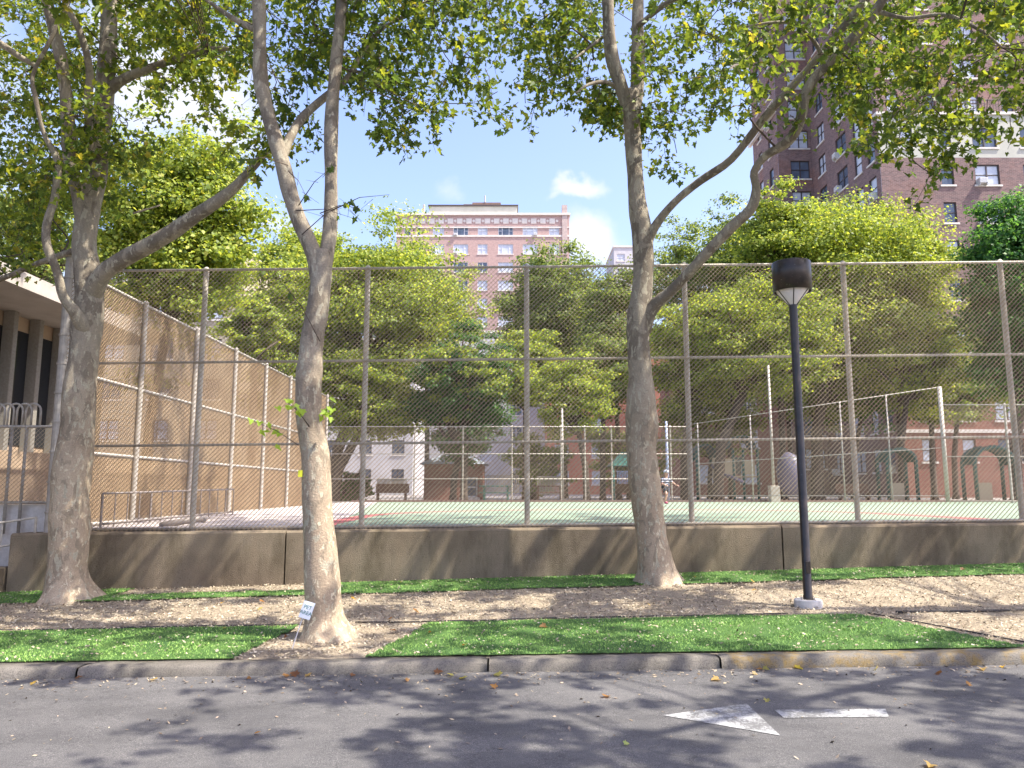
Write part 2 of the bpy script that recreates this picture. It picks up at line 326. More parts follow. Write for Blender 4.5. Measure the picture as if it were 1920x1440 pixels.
# ------------------------------------------------------------------ ground
def cl(x, a, b): return max(a, min(b, x))
def road_z(x): return .014 * cl(x, -14, 14)
YK0, YK1, YW, YF = 7.07, 7.29, 11.75, 12.0
def G(x, y):
    xx = cl(x, -14, 14); t = cl((y - YK1) / (YW - YK1), 0, 1)
    z0 = .085 + .014 * xx; z1 = .277 + .0276 * xx
    s = t * t * (3 - 2 * t)
    return z0 + (z1 - z0) * (.45 * t + .55 * s)
def grid(x0, x1, y0, y1, dx, dy, zf, name, mt, kind='structure', amp=0, skip=None):
    nx = int((x1 - x0) / dx) + 1; ny = int((y1 - y0) / dy) + 1; mb = MB()
    for j in range(ny + 1):
        for i in range(nx + 1):
            x = x0 + (x1 - x0) * i / nx; y = y0 + (y1 - y0) * j / ny
            z = zf(x, y) + (amp * noise.noise(Vector((x * 2.2, y * 2.2, 3))) + amp * .5 * noise.noise(Vector((x * 9, y * 9, 1))) if amp else 0)
            mb.v.append((x, y, z))
    for j in range(ny):
        for i in range(nx):
            if skip and skip(x0 + (x1 - x0) * (i + .5) / nx, y0 + (y1 - y0) * (j + .5) / ny): continue
            a = j * (nx + 1) + i; mb.f.append((a, a + 1, a + nx + 2, a + nx + 1))
    o = mb.build(name, mt, smooth=True); tag(o, kind=kind); return o
grid(-300, 300, -60, YK0 + .05, 2, 2, lambda x, y: road_z(x), 'road', M['asphalt'])
grid(-14, 14, YK1 - .03, YW + .12, .07, .07, G, 'wood_chip_bed', M['gravel'], amp=.012)
base = MB(); base.quad((-600, -600, -.4), (600, -600, -.4), (600, 900, -.4), (-600, 900, -.4)); tag(base.build('ground', M['plaza']), kind='structure')

# court: pale green play surface with a pink ring line, pale apron to the left
def m_court(t, b):
    c = t.nodes.new('ShaderNodeTexCoord'); s = t.nodes.new('ShaderNodeSeparateXYZ'); t.links.new(c.outputs['Object'], s.inputs[0])
    def mt(op, a, bb=None):
        m = t.nodes.new('ShaderNodeMath'); m.operation = op
        for i, x in enumerate((a, bb)):
            if x is None: continue
            if isinstance(x, (int, float)): m.inputs[i].default_value = x
            else: t.links.new(x, m.inputs[i])
        return m.outputs[0]
    cx, cy, hx, hy, r = 2.3, 15.2, 5.5, 6.0, 4.5
    qx = mt('MAXIMUM', mt('SUBTRACT', mt('ABSOLUTE', mt('SUBTRACT', s.outputs[0], cx)), hx - r), 0.0)
    qy = mt('MAXIMUM', mt('SUBTRACT', mt('ABSOLUTE', mt('SUBTRACT', s.outputs[1], cy)), hy - r), 0.0)
    d = mt('SUBTRACT', mt('SQRT', mt('ADD', mt('MULTIPLY', qx, qx), mt('MULTIPLY', qy, qy))), r)
    ring = mt('LESS_THAN', mt('ABSOLUTE', d), .22)
    left = mt('LESS_THAN', mt('ADD', s.outputs[0], mt('MULTIPLY', s.outputs[1], .14)), -1.15)
    outside = mt('MULTIPLY', left, mt('GREATER_THAN', d, 0.0))
    n = noise_n(t, .7, 5, .6)
    col = ramp(t, n, [(.3, (.20, .27, .195)), (.7, (.27, .33, .25))])
    col = mixc(t, outside, col, ramp(t, n, [(.3, (.38, .34, .33)), (.7, (.48, .43, .42))]))
    col = mixc(t, ring, col, (.42, .13, .13)); setc(t, b, col)
M['court'] = mat('court_paint', rough=.8, build=m_court, spec=.25)
def court_z(x, y): return 1.04 + .010 * cl(x, -14, 14) * cl((24 - y) / 12, 0, 1)
grid(-7.2, 24, YF + .16, 34.2, .8, .8, court_z, 'play_court', M['court'])
grid(-120, 160, 34.2, 400, 10, 10, lambda x, y: 1.0, 'park_paving', M['plaza'])
grid(-60, -7.2, 12.9, 34.2, 3, 3, lambda x, y: .95, 'side_paving', M['plaza'])
grid(24, 120, 12.3, 34.2, 4, 4, lambda x, y: 1.0, 'side_paving_far', M['plaza'])

# retaining wall in three lengths
def wall_piece(x0, x1):
    mb = MB(); n = max(2, int((x1 - x0) / .25))
    prof = [(YW, -1), (YW, -.03), (YW + .03, 0), (YF + .17, 0), (YF + .17, -1)]
    for i in range(n + 1):
        x = x0 + (x1 - x0) * i / n; zt = 1.015 + .010 * x
        for k, (y, f) in enumerate(prof):
            z = G(x, YW) - .25 if f == -1 else zt + f
            mb.v.append((x, y + .004 * noise.noise(Vector((x * 3, z * 3, 0))), z + (.004 * noise.noise(Vector((x * 4, 9, 0))) if f != -1 else 0)))
    m = len(prof)
    for i in range(n):
        for k in range(m - 1): mb.f.append((i * m + k, (i + 1) * m + k, (i + 1) * m + k + 1, i * m + k + 1))
    mb.f.append(tuple(range(m))[::-1]); mb.f.append(tuple(n * m + k for k in range(m)))
    return mb
xw = [-7.55, (535 - 960) / F * YW / 1.02, (1468 - 960) / F * YW / 1.02, 13.5]
labs = ['stained brown concrete retaining wall length behind the leftmost plane tree', 'middle length of brown retaining wall between its two vertical joints', 'brown retaining wall length behind the lamp post running out of frame right']
for i in range(3):
    tag(wall_piece(xw[i] + .012, xw[i + 1] - .012).build('retaining_wall', M['wall'], smooth=False), labs[i], 'wall', 'lengths of the concrete retaining wall')

# kerb
mb = MB(); joints = [-14, P(143, 1240, YK0).x, P(915, 1240, YK0).x, P(1352, 1240, YK0).x, 14]
for a, b_ in zip(joints[:-1], joints[1:]):
    n = int((b_ - a) / .08); st = len(mb.v); oy = random.uniform(-.006, .006); oz = random.uniform(-.004, .004)
    prof = [(0, -.2), (-.002, .0), (.008, .068), (.035, .094), (.10, .098), (.225, .094), (.23, -.2)]
    for i in range(n + 1):
        x = a + .008 + (b_ - a - .016) * i / n; e = 1
        for (y, z) in prof:
            q = Vector((x * 6, y * 30, z * 30)); d = .006 * noise.noise(q) + .004 * noise.noise(q * 3)
            edge = .012 if i in (0, n) else 0
            mb.v.append((x, YK0 + y + oy + d + edge * (1 if y < .02 else 0), road_z(x) + z + oz + (d - edge if z > 0 else 0)))
    m = len(prof)
    for i in range(n):
        for k in range(m - 1): mb.f.append((st + i * m + k, st + (i + 1) * m + k, st + (i + 1) * m + k + 1, st + i * m + k + 1))
    mb.f.append(tuple(st + k for k in range(m))[::-1]); mb.f.append(tuple(st + n * m + k for k in range(m)))
tag(mb.build('kerb', M['kerb'], smooth=True), kind='structure')

# road marking: arrow pointing left
def on_road(u, v):
    d = P(u, v, 1) - Vector((0, 0, CAMZ)); k = CAMZ / -(d.z - .014 * d.x); p = Vector((0, 0, CAMZ)) + d * k; p.z = road_z(p.x) + .004; return p
mb = MB()
a, b_, c_ = on_road(1243, 1342), on_road(1400, 1320), on_road(1463, 1380)
mb.v += [tuple(a), tuple(c_), tuple(b_)]; mb.f.append((0, 1, 2))
mb.quad(on_road(1470, 1347), on_road(1667, 1345), on_road(1660, 1330), on_road(1452, 1332))
def m_worn(t, b):
    n = noise_n(t, 40, 5, .8); n2 = noise_n(t, 3, 4, .7)
    a = t.nodes.new('ShaderNodeMath'); a.operation = 'ADD'; t.links.new(n, a.inputs[0]); t.links.new(n2, a.inputs[1])
    h2 = t.nodes.new('ShaderNodeMath'); h2.operation = 'MULTIPLY'; h2.inputs[1].default_value = .5; t.links.new(a.outputs[0], h2.inputs[0]); setc(t, b, ramp(t, h2.outputs[0], [(.46, (.13, .128, .13)), (.53, (.32, .32, .325)), (.66, (.46, .46, .465))]))
    t.nodes['Principled BSDF']
M['worn'] = mat('worn_road_paint', rough=.8, build=m_worn)
tag(mb.build('road_marking', M['worn']), kind='structure')

# turf strips
def turf_at(x, y):
    """1 front-left strip, 2 front-right strip, 3 strip along the wall, 0 none"""
    e = .05 * noise.noise(Vector((x * 1.5, y * 1.5, 0)))
    if y < 8.78 + e + .012 * x:
        if x < -2.55 + (y - YK1) * .12 + e: return 1
        if -1.34 + (y - YK1) * .28 + e < x < 4.78 - (y - YK1) * .62 + e: return 2
        return 0
    if y > 10.72 + e * 1.5 + .02 * x:
        if x < -5.6 and x > -7: return 3 if y < 11.6 else 3
        if -6 < x < -2.7: return 3 if y < 11.1 + e * 2 else 0
        return 3
    return 0
def turf_mesh(k, x0, x1, y0, y1, name):
    mb = MB(); d = .06; nx = int((x1 - x0) / d); ny = int((y1 - y0) / d); idx = {}
    def vid(i, j):
        if (i, j) not in idx:
            x = x0 + i * d; y = y0 + j * d; idx[(i, j)] = len(mb.v); mb.v.append((x, min(y, YW - .005) if k == 3 else max(y, YK1 + .008), G(x, y) + .02 + .008 * noise.noise(Vector((x * 3, y * 3, 0)))))
        return idx[(i, j)]
    for i in range(nx):
        for j in range(ny):
            if turf_at(x0 + (i + .5) * d, y0 + (j + .5) * d) == k: mb.f.append((vid(i, j), vid(i + 1, j), vid(i + 1, j + 1), vid(i, j + 1)))
    tag(mb.build(name, M['turf'], smooth=True), kind='structure')
turf_mesh(1, -8, -1.5, YK1, 9.0, 'turf_strip'); turf_mesh(2, -2, 5.5, YK1, 9.0, 'turf_strip'); turf_mesh(3, -10, 12, 10.3, YW, 'turf_strip')
def scatter_tris(name, mt, pts, size, cols, tilt, kind='stuff', flat=False, label=None, seed=1):
    """small random slivers (one quad each) at pts"""
    r = np.random.default_rng(seed); n = len(pts); pts = np.array(pts)
    ang = r.uniform(0, 6.283, n); sz = size * r.uniform(.5, 1.5, n)
    ax = np.stack([np.cos(ang), np.sin(ang), r.normal(0, tilt, n)], 1) * sz[:, None]
    bx = np.stack([-np.sin(ang), np.cos(ang), r.normal(0, tilt, n)], 1) * (sz * r.uniform(.25, .7, n))[:, None]
    V = np.empty((n, 4, 3)); V[:, 0] = pts - ax; V[:, 1] = pts - bx; V[:, 2] = pts + ax; V[:, 3] = pts + bx
    fast_mesh(name, mt, V.reshape(-1, 3), np.arange(4 * n).reshape(n, 4), np.repeat(cols, 4, 0), kind, label)
def fast_mesh(name, mt, V, Fc, cols, kind=None, label=None, parent=None):
    me = bpy.data.meshes.new(name); n, k = Fc.shape
    me.vertices.add(len(V)); me.vertices.foreach_set('co', V.astype(np.float32).ravel())
    me.loops.add(n * k); me.loops.foreach_set('vertex_index', Fc.astype(np.int32).ravel())
    me.polygons.add(n); me.polygons.foreach_set('loop_start', (np.arange(n) * k).astype(np.int32)); me.polygons.foreach_set('loop_total', np.full(n, k, np.int32))
    me.update(calc_edges=True)
    if cols is not None:
        at = me.color_attributes.new('col', 'FLOAT_COLOR', 'POINT'); cc = np.ones((len(V), 4), np.float32); cc[:, :3] = cols; at.data.foreach_set('color', cc.ravel())
    me.materials.append(mt); o = bpy.data.objects.new(name, me); C.objects.link(o)
    if kind: o['kind'] = kind
    if label: o['label'] = label
    if parent: pin(o, parent)
    return o
# turf blades
bl = []; 
while len(bl) < 85000:
    x = random.uniform(-7.5, 9.5); y = random.uniform(YK1 + .01, YW) if random.random() < .3 else random.uniform(YK1 + .01, 9.0)
    if random.random() < .25: y = random.uniform(10.4, YW)
    if turf_at(x, y): bl.append((x, y, G(x, y) + .012))
bl = np.array(bl); n = len(bl); r_ = rng; ang = r_.uniform(0, 6.28, n); h = r_.uniform(.010, .028, n)
V = np.empty((n, 3, 3)); wd = .006; V[:, 0] = bl + np.stack([np.cos(ang) * wd, np.sin(ang) * wd, 0 * ang], 1); V[:, 1] = bl - np.stack([np.cos(ang) * wd, np.sin(ang) * wd, 0 * ang], 1)
V[:, 2] = bl + np.stack([r_.normal(0, .012, n), r_.normal(0, .012, n), h], 1)
g_ = r_.uniform(0, 1, (n, 1)); cols = np.array([[.14, .28, .07]]) * (1 - g_) + np.array([[.36, .54, .14]]) * g_
fast_mesh('grass_blades', M['blade'], V.reshape(-1, 3), np.arange(3 * n).reshape(n, 3), np.repeat(cols, 3, 0), 'stuff')
# wood chips on bed, a few strewn on the turf and the road edge
pts = []; pc = []
pal = .84 * np.array([(.58, .49, .36), (.45, .36, .26), (.66, .58, .44), (.30, .23, .17), (.52, .41, .31), (.20, .16, .13)])
while len(pts) < 42000:
    x = random.uniform(-8, 10); y = random.uniform(YK1, YW); t_ = turf_at(x, y)
    if t_ and random.random() > .15: continue
    pts.append((x, y, G(x, y) + (.035 if t_ else .012) + random.uniform(0, .012))); pc.append(pal[random.choice((0, 0, 1, 2, 2, 3, 4, 5))] * random.uniform(.7, 1.15))
for _ in range(1900):
    y = YK0 - abs(random.gauss(0, .25 if random.random() < .6 else 1.6)) - .02; x = random.uniform(-6.5, 8); pts.append((x, y, road_z(x) + .006)); pc.append(pal[random.choice((0, 3, 4, 1))] * random.uniform(.5, 1.0))
scatter_tris('wood_chips', M['chips'], pts, .014, np.array(pc), .35)

# ------------------------------------------------------------------ leaves
HALF = [(0, -.12), (.20, -.30), (.42, -.22), (.34, -.02), (.56, .22), (.27, .27), (.22, .50), (0, .82)]
def leaves(name, mt, pos, nrm, size, cols, parent, droop=None):
    """lobed plane-tree leaves, each folded along its midrib"""
    n = len(pos); pos = np.array(pos); nrm = np.array(nrm); nrm /= np.linalg.norm(nrm, axis=1)[:, None] + 1e-9
    r = np.random.default_rng(n); a = r.normal(0, 1, (n, 3)); 
    if droop is not None: a = a * .6 + np.array([0, 0, -.9]) * 1.0
    ax = a - nrm * (a * nrm).sum(1)[:, None]; ax /= np.linalg.norm(ax, axis=1)[:, None] + 1e-9; bx = np.cross(nrm, ax)
    T = []; k = len(HALF)
    for sgn in (1, -1):
        for (x, y) in HALF: T.append((x * sgn, y, abs(x) * .32 - .18 * y * y))
    T = np.array(T); V = pos[:, None, :] + size[:, None, None] * (T[None, :, 0:1] * bx[:, None, :] + T[None, :, 1:2] * ax[:, None, :] + T[None, :, 2:3] * nrm[:, None, :])
    f = np.arange(n)[:, None] * (2 * k); F1 = f + np.arange(k)[None]; F2 = f + k + np.arange(k)[::-1][None]
    return fast_mesh(name, mt, V.reshape(-1, 3), np.concatenate([F1, F2]), np.repeat(cols, 2 * k, 0), parent=parent)
def simple_leaves(name, mt, pos, nrm, size, cols, parent):
    n = len(pos); nrm = nrm / (np.linalg.norm(nrm, axis=1)[:, None] + 1e-9); r = np.random.default_rng(n)
    a = r.normal(0, 1, (n, 3)); ax = a - nrm * (a * nrm).sum(1)[:, None]; ax /= np.linalg.norm(ax, axis=1)[:, None] + 1e-9; bx = np.cross(nrm, ax)
    T = np.array([(-.06, -.5, 0), (.40, .02, .1), (-.02, .55, -.12), (-.38, -.04, .08)])
    V = pos[:, None, :] + size[:, None, None] * (T[None, :, 0:1] * bx[:, None, :] + T[None, :, 1:2] * ax[:, None, :] + T[None, :, 2:3] * nrm[:, None, :])
    return fast_mesh(name, mt, V.reshape(-1, 3), np.arange(4 * n).reshape(n, 4), np.repeat(cols, 4, 0), parent=parent)
LEAFPAL = 1.15 * np.array([(.065, .115, .035), (.09, .145, .037), (.13, .19, .042), (.19, .25, .045), (.26, .31, .05), (.32, .30, .06)])
def leafcols(n, r, w=(.25, .28, .22, .14, .08, .03), pal=LEAFPAL):
    k = r.choice(len(pal), n, p=np.array(w) / sum(w)); return pal[k] * r.uniform(.75, 1.25, (n, 1))

# ------------------------------------------------------------------ plane trees in the bed
def in_poly(poly, u, v):
    c = False; j = len(poly) - 1
    for i in range(len(poly)):
        (xi, yi), (xj, yj) = poly[i], poly[j]
        if (yi > v) != (yj > v) and u < (xj - xi) * (v - yi) / (yj - yi) + xi: c = not c
        j = i
    return c
class PlaneTree:
    def __init__(s, base, label, seed):
        s.root = empty('plane_tree', base, label, 'tree', 'plane trees in the planting bed'); s.t = MB(); s.tw = MB(); s.sk = []
        s.lp = []; s.ln = []; s.ls = []; s.rnd = random.Random(seed); s.seed = seed; s.lc = []
    def limb(s, ctrl, flare=False, n=12, rough=.15, step=4):
        pts = catmull([(*P(u, v, D), w * .5 * D / F) for (u, v, D, w) in ctrl], step)
        P3 = [Vector(p[:3]) for p in pts]; rad = [max(.006, p[3]) for p in pts]
        lob = None
        if flare:
            zb = P3[0].z
            def lob(i, d, p):
                h = max(0, 1 - (p.z - zb) / .42); th = math.atan2(d.y, d.x)
                return 1 + h ** 2.2 * (.06 + .34 * abs(math.sin(th * 3.5 + s.seed)) ** 1.5 + .10 * math.sin(th * 11 + 1))
            n = 36
        s.t.tube(P3, rad, n=n, rough=rough, seed=s.seed, lobes=lob)
        if not flare: s.sk += [(p, r) for p, r in zip(P3[1:], rad[1:])]
        else: s.sk += [(p, r) for p, r in zip(P3, rad) if p.z > 4.5]
    def spray(s, p, out, nl=20, ln=.6, ls=.085, pal=None):
        R_ = s.rnd; d = Vector(out).normalized(); pts = [p]; q = p.copy()
        seg = 5
        for i in range(seg):
            d = (d + Vector((R_.gauss(0, .22), R_.gauss(0, .22), R_.gauss(-.13, .15)))).normalized(); q = q + d * (ln / seg); pts.append(q.copy())
        s.tw.tube(pts, [.006, .005, .004, .003, .0025, .002], n=3, caps=False)
        for i in range(nl):
            k = R_.uniform(.6, seg - .01); a = pts[int(k)]; b = pts[int(k) + 1]; c = a.lerp(b, k - int(k)) + Vector((R_.gauss(0, .07), R_.gauss(0, .07), R_.gauss(-.02, .06)))
            s.lp.append(tuple(c)); s.ln.append((R_.gauss(0, .55), R_.gauss(-.1, .55), R_.uniform(.25, 1.0))); s.ls.append(ls * R_.uniform(.55, 1.3))
    def bough(s, c, nspray=6, spread=.5, ls=.085, nl=20, link=True):
        c = Vector(c); R_ = s.rnd
        near = min(s.sk, key=lambda q: (q[0] - c).length + (1.5 if q[0].z > c.z + 1.5 else 0)) if s.sk else None
        out = Vector((R_.gauss(0, 1), R_.gauss(0, 1), .1)).normalized()
        if near:
            a = near[0]; d = c - a; out = d.normalized() if d.length > .01 else out
            if link and d.length > .25:
                m1 = a.lerp(c, .35) + Vector((R_.gauss(0, .12), R_.gauss(0, .12), .10 * d.length)); m2 = a.lerp(c, .7) + Vector((R_.gauss(0, .1), R_.gauss(0, .1), .08 * d.length))
                r0 = min(near[1] * .7, .010 + .007 * d.length)
                pt = catmull([tuple(a), tuple(m1), tuple(m2), tuple(c)], 3)
                s.tw.tube([Vector(p) for p in pt], list(np.linspace(r0, .006, len(pt))), n=5, caps=False)
                for f in (.55, .8): s.newsk.append((a.lerp(c, f) + Vector((0, 0, .08 * d.length)), r0 * (1 - f) + .004))
        s.newsk.append((c, .01))
        for _ in range(nspray):
            o2 = (out * .5 + Vector((R_.gauss(0, .8), R_.gauss(0, .8), R_.gauss(-.1, .45)))).normalized()
            s.spray(c + Vector((R_.gauss(0, spread * .35), R_.gauss(0, spread * .35), R_.gauss(0, spread * .3))), o2, nl=nl, ln=R_.uniform(.3, .62), ls=ls)
    def foliage(s, poly, D0, D1, n, **k):
        us = [p[0] for p in poly]; vs = [p[1] for p in poly]; c = 0; s.newsk = []
        todo = []
        while c < n:
            u = s.rnd.uniform(min(us), max(us)); v = s.rnd.uniform(min(vs), max(vs))
            if in_poly(poly, u, v): todo.append(P(u, v, s.rnd.uniform(D0, D1))); c += 1
        if s.sk: todo.sort(key=lambda c: min((q[0] - c).length for q in s.sk))
        for i, c in enumerate(todo):
            s.bough(c, **k)
            if i % 4 == 3: s.sk += s.newsk; s.newsk = []
        s.sk += s.newsk
    def boxfol(s, x0, x1, y0, y1, z0, z1, n, **k):
        s.newsk = []
        for _ in range(n): s.bough(Vector((s.rnd.uniform(x0, x1), s.rnd.uniform(y0, y1), s.rnd.uniform(z0, z1))), **k)
        s.sk += s.newsk
    def finish(s, w=(.25, .28, .22, .14, .08, .03)):
        s.t.build('trunk', M['bark'], s.root, smooth=True)
        if s.tw.v: s.tw.build('branches', M['darkbark'], s.root, smooth=True)
        r = np.random.default_rng(s.seed); n = len(s.lp)
        lcol = leafcols(n, r, w)
        if hasattr(s, 'bright'): lcol[s.bright:s.bright + 27] = (.34, .50, .07)  # low shoots get a brighter leaf colour as if sunlit
        leaves('crown', M['leaf'], s.lp, s.ln, np.array(s.ls), lcol, s.root, droop=True)
        print('leaves', s.root['label'][:30], n)

D1 = 10.9
T = PlaneTree(P(128, 1118, D1), 'leftmost plane tree with a flared foot and one long limb reaching right', 3)
T.limb([(132, 1135, D1, 96), (130, 1112, D1, 84), (128, 1080, D1, 72), (127, 1030, D1, 68), (130, 950, D1, 68), (138, 860, D1, 66), (147, 770, D1, 60), (157, 680, D1, 56), (162, 620, D1, 56), (168, 570, D1, 54), (166, 520, D1, 50), (160, 460, D1, 46), (164, 400, D1, 44), (176, 340, D1, 42), (186, 270, D1, 38), (196, 180, D1, 36), (203, 80, D1, 32), (205, -60, D1, 28), (200, -260, D1 - .4, 20), (210, -450, D1 - .5, 8)], flare=True)
T.limb([(160, 430, D1, 34), (147, 360, D1 - .1, 30), (131, 300, D1 - .2, 27), (127, 220, D1 - .4, 25), (116, 120, D1 - .6, 22), (88, 0, D1 - .8, 20), (60, -160, D1 - 1, 12), (50, -300, D1 - 1, 5)])
T.limb([(172, 560, D1, 40), (192, 515, D1 - .2, 34), (240, 482, D1 - .3, 31), (300, 448, D1 - .5, 28), (370, 402, D1 - .7, 27), (430, 360, D1 - .8, 23), (470, 318, D1 - .9, 16), (505, 278, D1 - 1, 9), (525, 235, D1 - 1.1, 4)])
T.limb([(160, 620, D1 - .1, 30), (140, 585, D1 - .3, 22), (118, 555, D1 - .4, 18), (107, 510, D1 - .5, 16), (88, 460, D1 - .6, 15), (88, 420, D1 - .6, 17), (103, 370, D1 - .6, 16), (108, 320, D1 - .7, 14), (104, 290, D1 - .7, 13), (82, 250, D1 - .8, 9), (66, 180, D1 - .9, 9), (62, 140, D1 - .9, 8), (92, 80, D1 - 1, 8), (130, 0, D1 - 1, 7), (150, -100, D1 - 1, 4)])
T.limb([(155, 465, D1 + .1, 16), (105, 482, D1 + .2, 12), (55, 500, D1 + .3, 11), (0, 524, D1 + .4, 10), (-70, 545, D1 + .5, 6)])
T.limb([(100, 330, D1 - .4, 6), (70, 125, D1 - .4, 10), (35, 105, D1 - .5, 12), (-10, 75, D1 - .6, 12), (-90, 40, D1 - .7, 6)][1:])
T.limb([(200, 175, D1, 22), (232, 148, D1 - .1, 20), (280, 128, D1 - .2, 17), (340, 108, D1 - .3, 15), (400, 92, D1 - .4, 11), (455, 94, D1 - .5, 7)])
T.limb([(172, 340, D1, 18), (165, 200, D1 - .3, 16), (168, 130, D1 - .5, 14), (150, 60, D1 - .7, 12), (120, 0, D1 - .8, 10), (90, -100, D1 - 1, 5)])
T.limb([(190, 600, D1 + .1, 5), (250, 400, D1 + .2, 4), (300, 385, D1 + .2, 3)][1:])

for args in [([(-60, -60), (430, -60), (410, 60), (380, 95), (330, 60), (300, 170), (240, 240), (200, 330), (120, 330), (60, 400), (-60, 420)], 10.2, 13.6, 84),
             ([(190, -60), (470, -60), (470, 70), (390, 90), (360, 130), (300, 60), (200, 60)], 10.5, 13, 18),
             ([(280, 170), (350, 130), (410, 100), (420, 130), (330, 200)], 9.6, 10.6, 3),
             ([(-60, 380), (110, 340), (130, 430), (60, 510), (-60, 530)], 11, 14, 16),
             ([(-60, 250), (250, 250), (240, 330), (60, 420), (-60, 420)], 11, 13, 14),
             ([(430, 230), (520, 230), (520, 300), (450, 320)], 9.5, 10.1, 3)]:
    T.foliage(*args, nspray=6)
T.boxfol(-10.5, -3.5, 4.5, 9.5, 8.0, 9.8, 44, nspray=6, ls=.13, nl=14)  # unseen foliage added above the frame to shade the finned building
T.foliage([(-500, -500), (500, -560), (480, -60), (-500, -60)], 8.0, 12.5, 60, nspray=6, ls=.12, nl=14)
T.finish((.10, .17, .25, .25, .17, .06))

D2 = 8.2
T = PlaneTree(P(612, 1190, D2), 'plane tree nearest the kerb forking in a tight V, pale mottled lower trunk', 11)
T.limb([(618, 1206, D2, 88), (615, 1188, D2, 76), (611, 1160, D2, 68), (606, 1100, D2, 62), (599, 1010, D2, 53), (594, 930, D2, 52), (591, 850, D2, 50), (581, 790, D2, 46), (578, 740, D2, 48), (581, 690, D2, 50), (586, 640, D2, 44), (594, 590, D2, 42), (599, 550, D2, 43), (604, 510, D2, 38), (604, 470, D2, 30)], flare=True)
T.limb([(600, 540, D2, 34), (588, 478, D2, 32), (566, 425, D2, 32), (549, 380, D2, 30), (533, 320, D2, 30), (516, 260, D2, 28), (500, 205, D2, 28), (489, 150, D2, 28), (487, 80, D2, 27), (485, 0, D2, 27), (482, -120, D2 - .2, 24), (470, -300, D2 - .4, 18), (460, -480, D2 - .5, 6)], n=14)
T.limb([(604, 540, D2, 30), (612, 480, D2 + .05, 28), (619, 425, D2 + .1, 27), (621, 350, D2 + .15, 26), (621, 270, D2 + .2, 26), (623, 200, D2 + .25, 26), (630, 120, D2 + .3, 25), (638, 40, D2 + .35, 25), (645, -60, D2 + .4, 23), (660, -250, D2 + .4, 16), (680, -450, D2 + .4, 6)], n=14)
T.limb([(528, 300, D2 + .1, 18), (545, 255, D2 + .3, 17), (572, 215, D2 + .5, 16), (612, 180, D2 + .7, 15), (650, 148, D2 + .8, 12), (685, 90, D2 + .9, 10), (715, 55, D2 + 1, 8), (752, 33, D2 + 1.1, 6), (800, 0, D2 + 1.2, 4)])
T.limb([(640, 0, D2 + .3, 12), (700, -60, D2 + .5, 12), (800, -90, D2 + .8, 9), (900, -60, D2 + 1, 5)])
T.limb([(486, 60, D2, 12), (430, 30, D2 + .2, 10), (360, -20, D2 + .4, 6)])

T.newsk = []
for args in [([(560, -60), (950, -60), (940, 60), (880, 75), (835, 130), (800, 160), (740, 170), (690, 130), (640, 150), (560, 90)], 8.5, 11, 54),
             ([(640, 120), (760, 110), (800, 200), (770, 235), (690, 240), (645, 190)], 8.5, 9.9, 11),
             ([(830, 100), (930, 90), (940, 150), (905, 215), (890, 210)], 8.4, 9.4, 4),
             ([(420, -60), (560, -60), (560, 90), (470, 120), (420, 60)], 8.6, 11, 12),
             ([(455, 160), (600, 130), (590, 190), (470, 200)], 8.6, 9.8, 4)]:
    T.foliage(*args, nspray=5, ls=.085, nl=15, spread=.42)
T.foliage([(380, -640), (1000, -600), (980, -60), (380, -60)], 6.4, 10.5, 36, nspray=6, ls=.12, nl=14)
# leafy shoots low on the trunk and bare dead twigs
T.bright = len(T.lp)
for (u, v, du, dv) in [(560, 835, -85, -45), (580, 800, -40, -45), (600, 790, 20, -28)]:
    a = P(u, v, D2 - .2); b = P(u + du, v + dv, D2 - .45); T.tw.tube([a, a.lerp(b, .5) + Vector((0, 0, .03)), b], [.007, .005, .003], n=4)
    for k in range(9):
        c = a.lerp(b, random.uniform(.35, 1.05)) + Vector((random.gauss(0, .04), random.gauss(0, .04), random.gauss(0, .04))); T.lp.append(tuple(c)); T.ln.append((random.gauss(.5, .4), -.5, random.uniform(.4, 1.2))); T.ls.append(.085)
for (u, v, du, dv) in [(560, 385, 60, -70), (555, 395, 110, 15), (540, 310, -90, -10), (566, 440, 90, -60), (600, 640, -70, -110), (540, 320, 40, 60), (600, 400, 75, -10), (620, 395, 110, -30)]:
    a = P(u, v, D2 - .12); b = P(u + du, v + dv, D2 - .5); m1 = a.lerp(b, .5) + Vector((0, 0, .06)); T.tw.tube([a, m1, b], [.006, .004, .0018], n=4)
    for k in range(3):
        c0 = a.lerp(b, random.uniform(.3, .9)); T.tw.tube([c0, c0 + Vector((random.gauss(0, .12), random.gauss(0, .1), random.gauss(0, .1)))], [.003, .0015], n=3)
        if random.random() < .8: T.lp.append(tuple(a.lerp(b, random.uniform(.7, 1.05)))); T.ln.append((random.gauss(0, .7), random.gauss(0, .7), .3)); T.ls.append(.08)
T.boxfol(-6, 1.5, 12.2, 15.6, 12.4, 14.2, 34, nspray=6, ls=.14, nl=14, link=False)  # floating foliage added out of view to shade the side fence
T.finish((.30, .30, .2, .12, .06, .02))

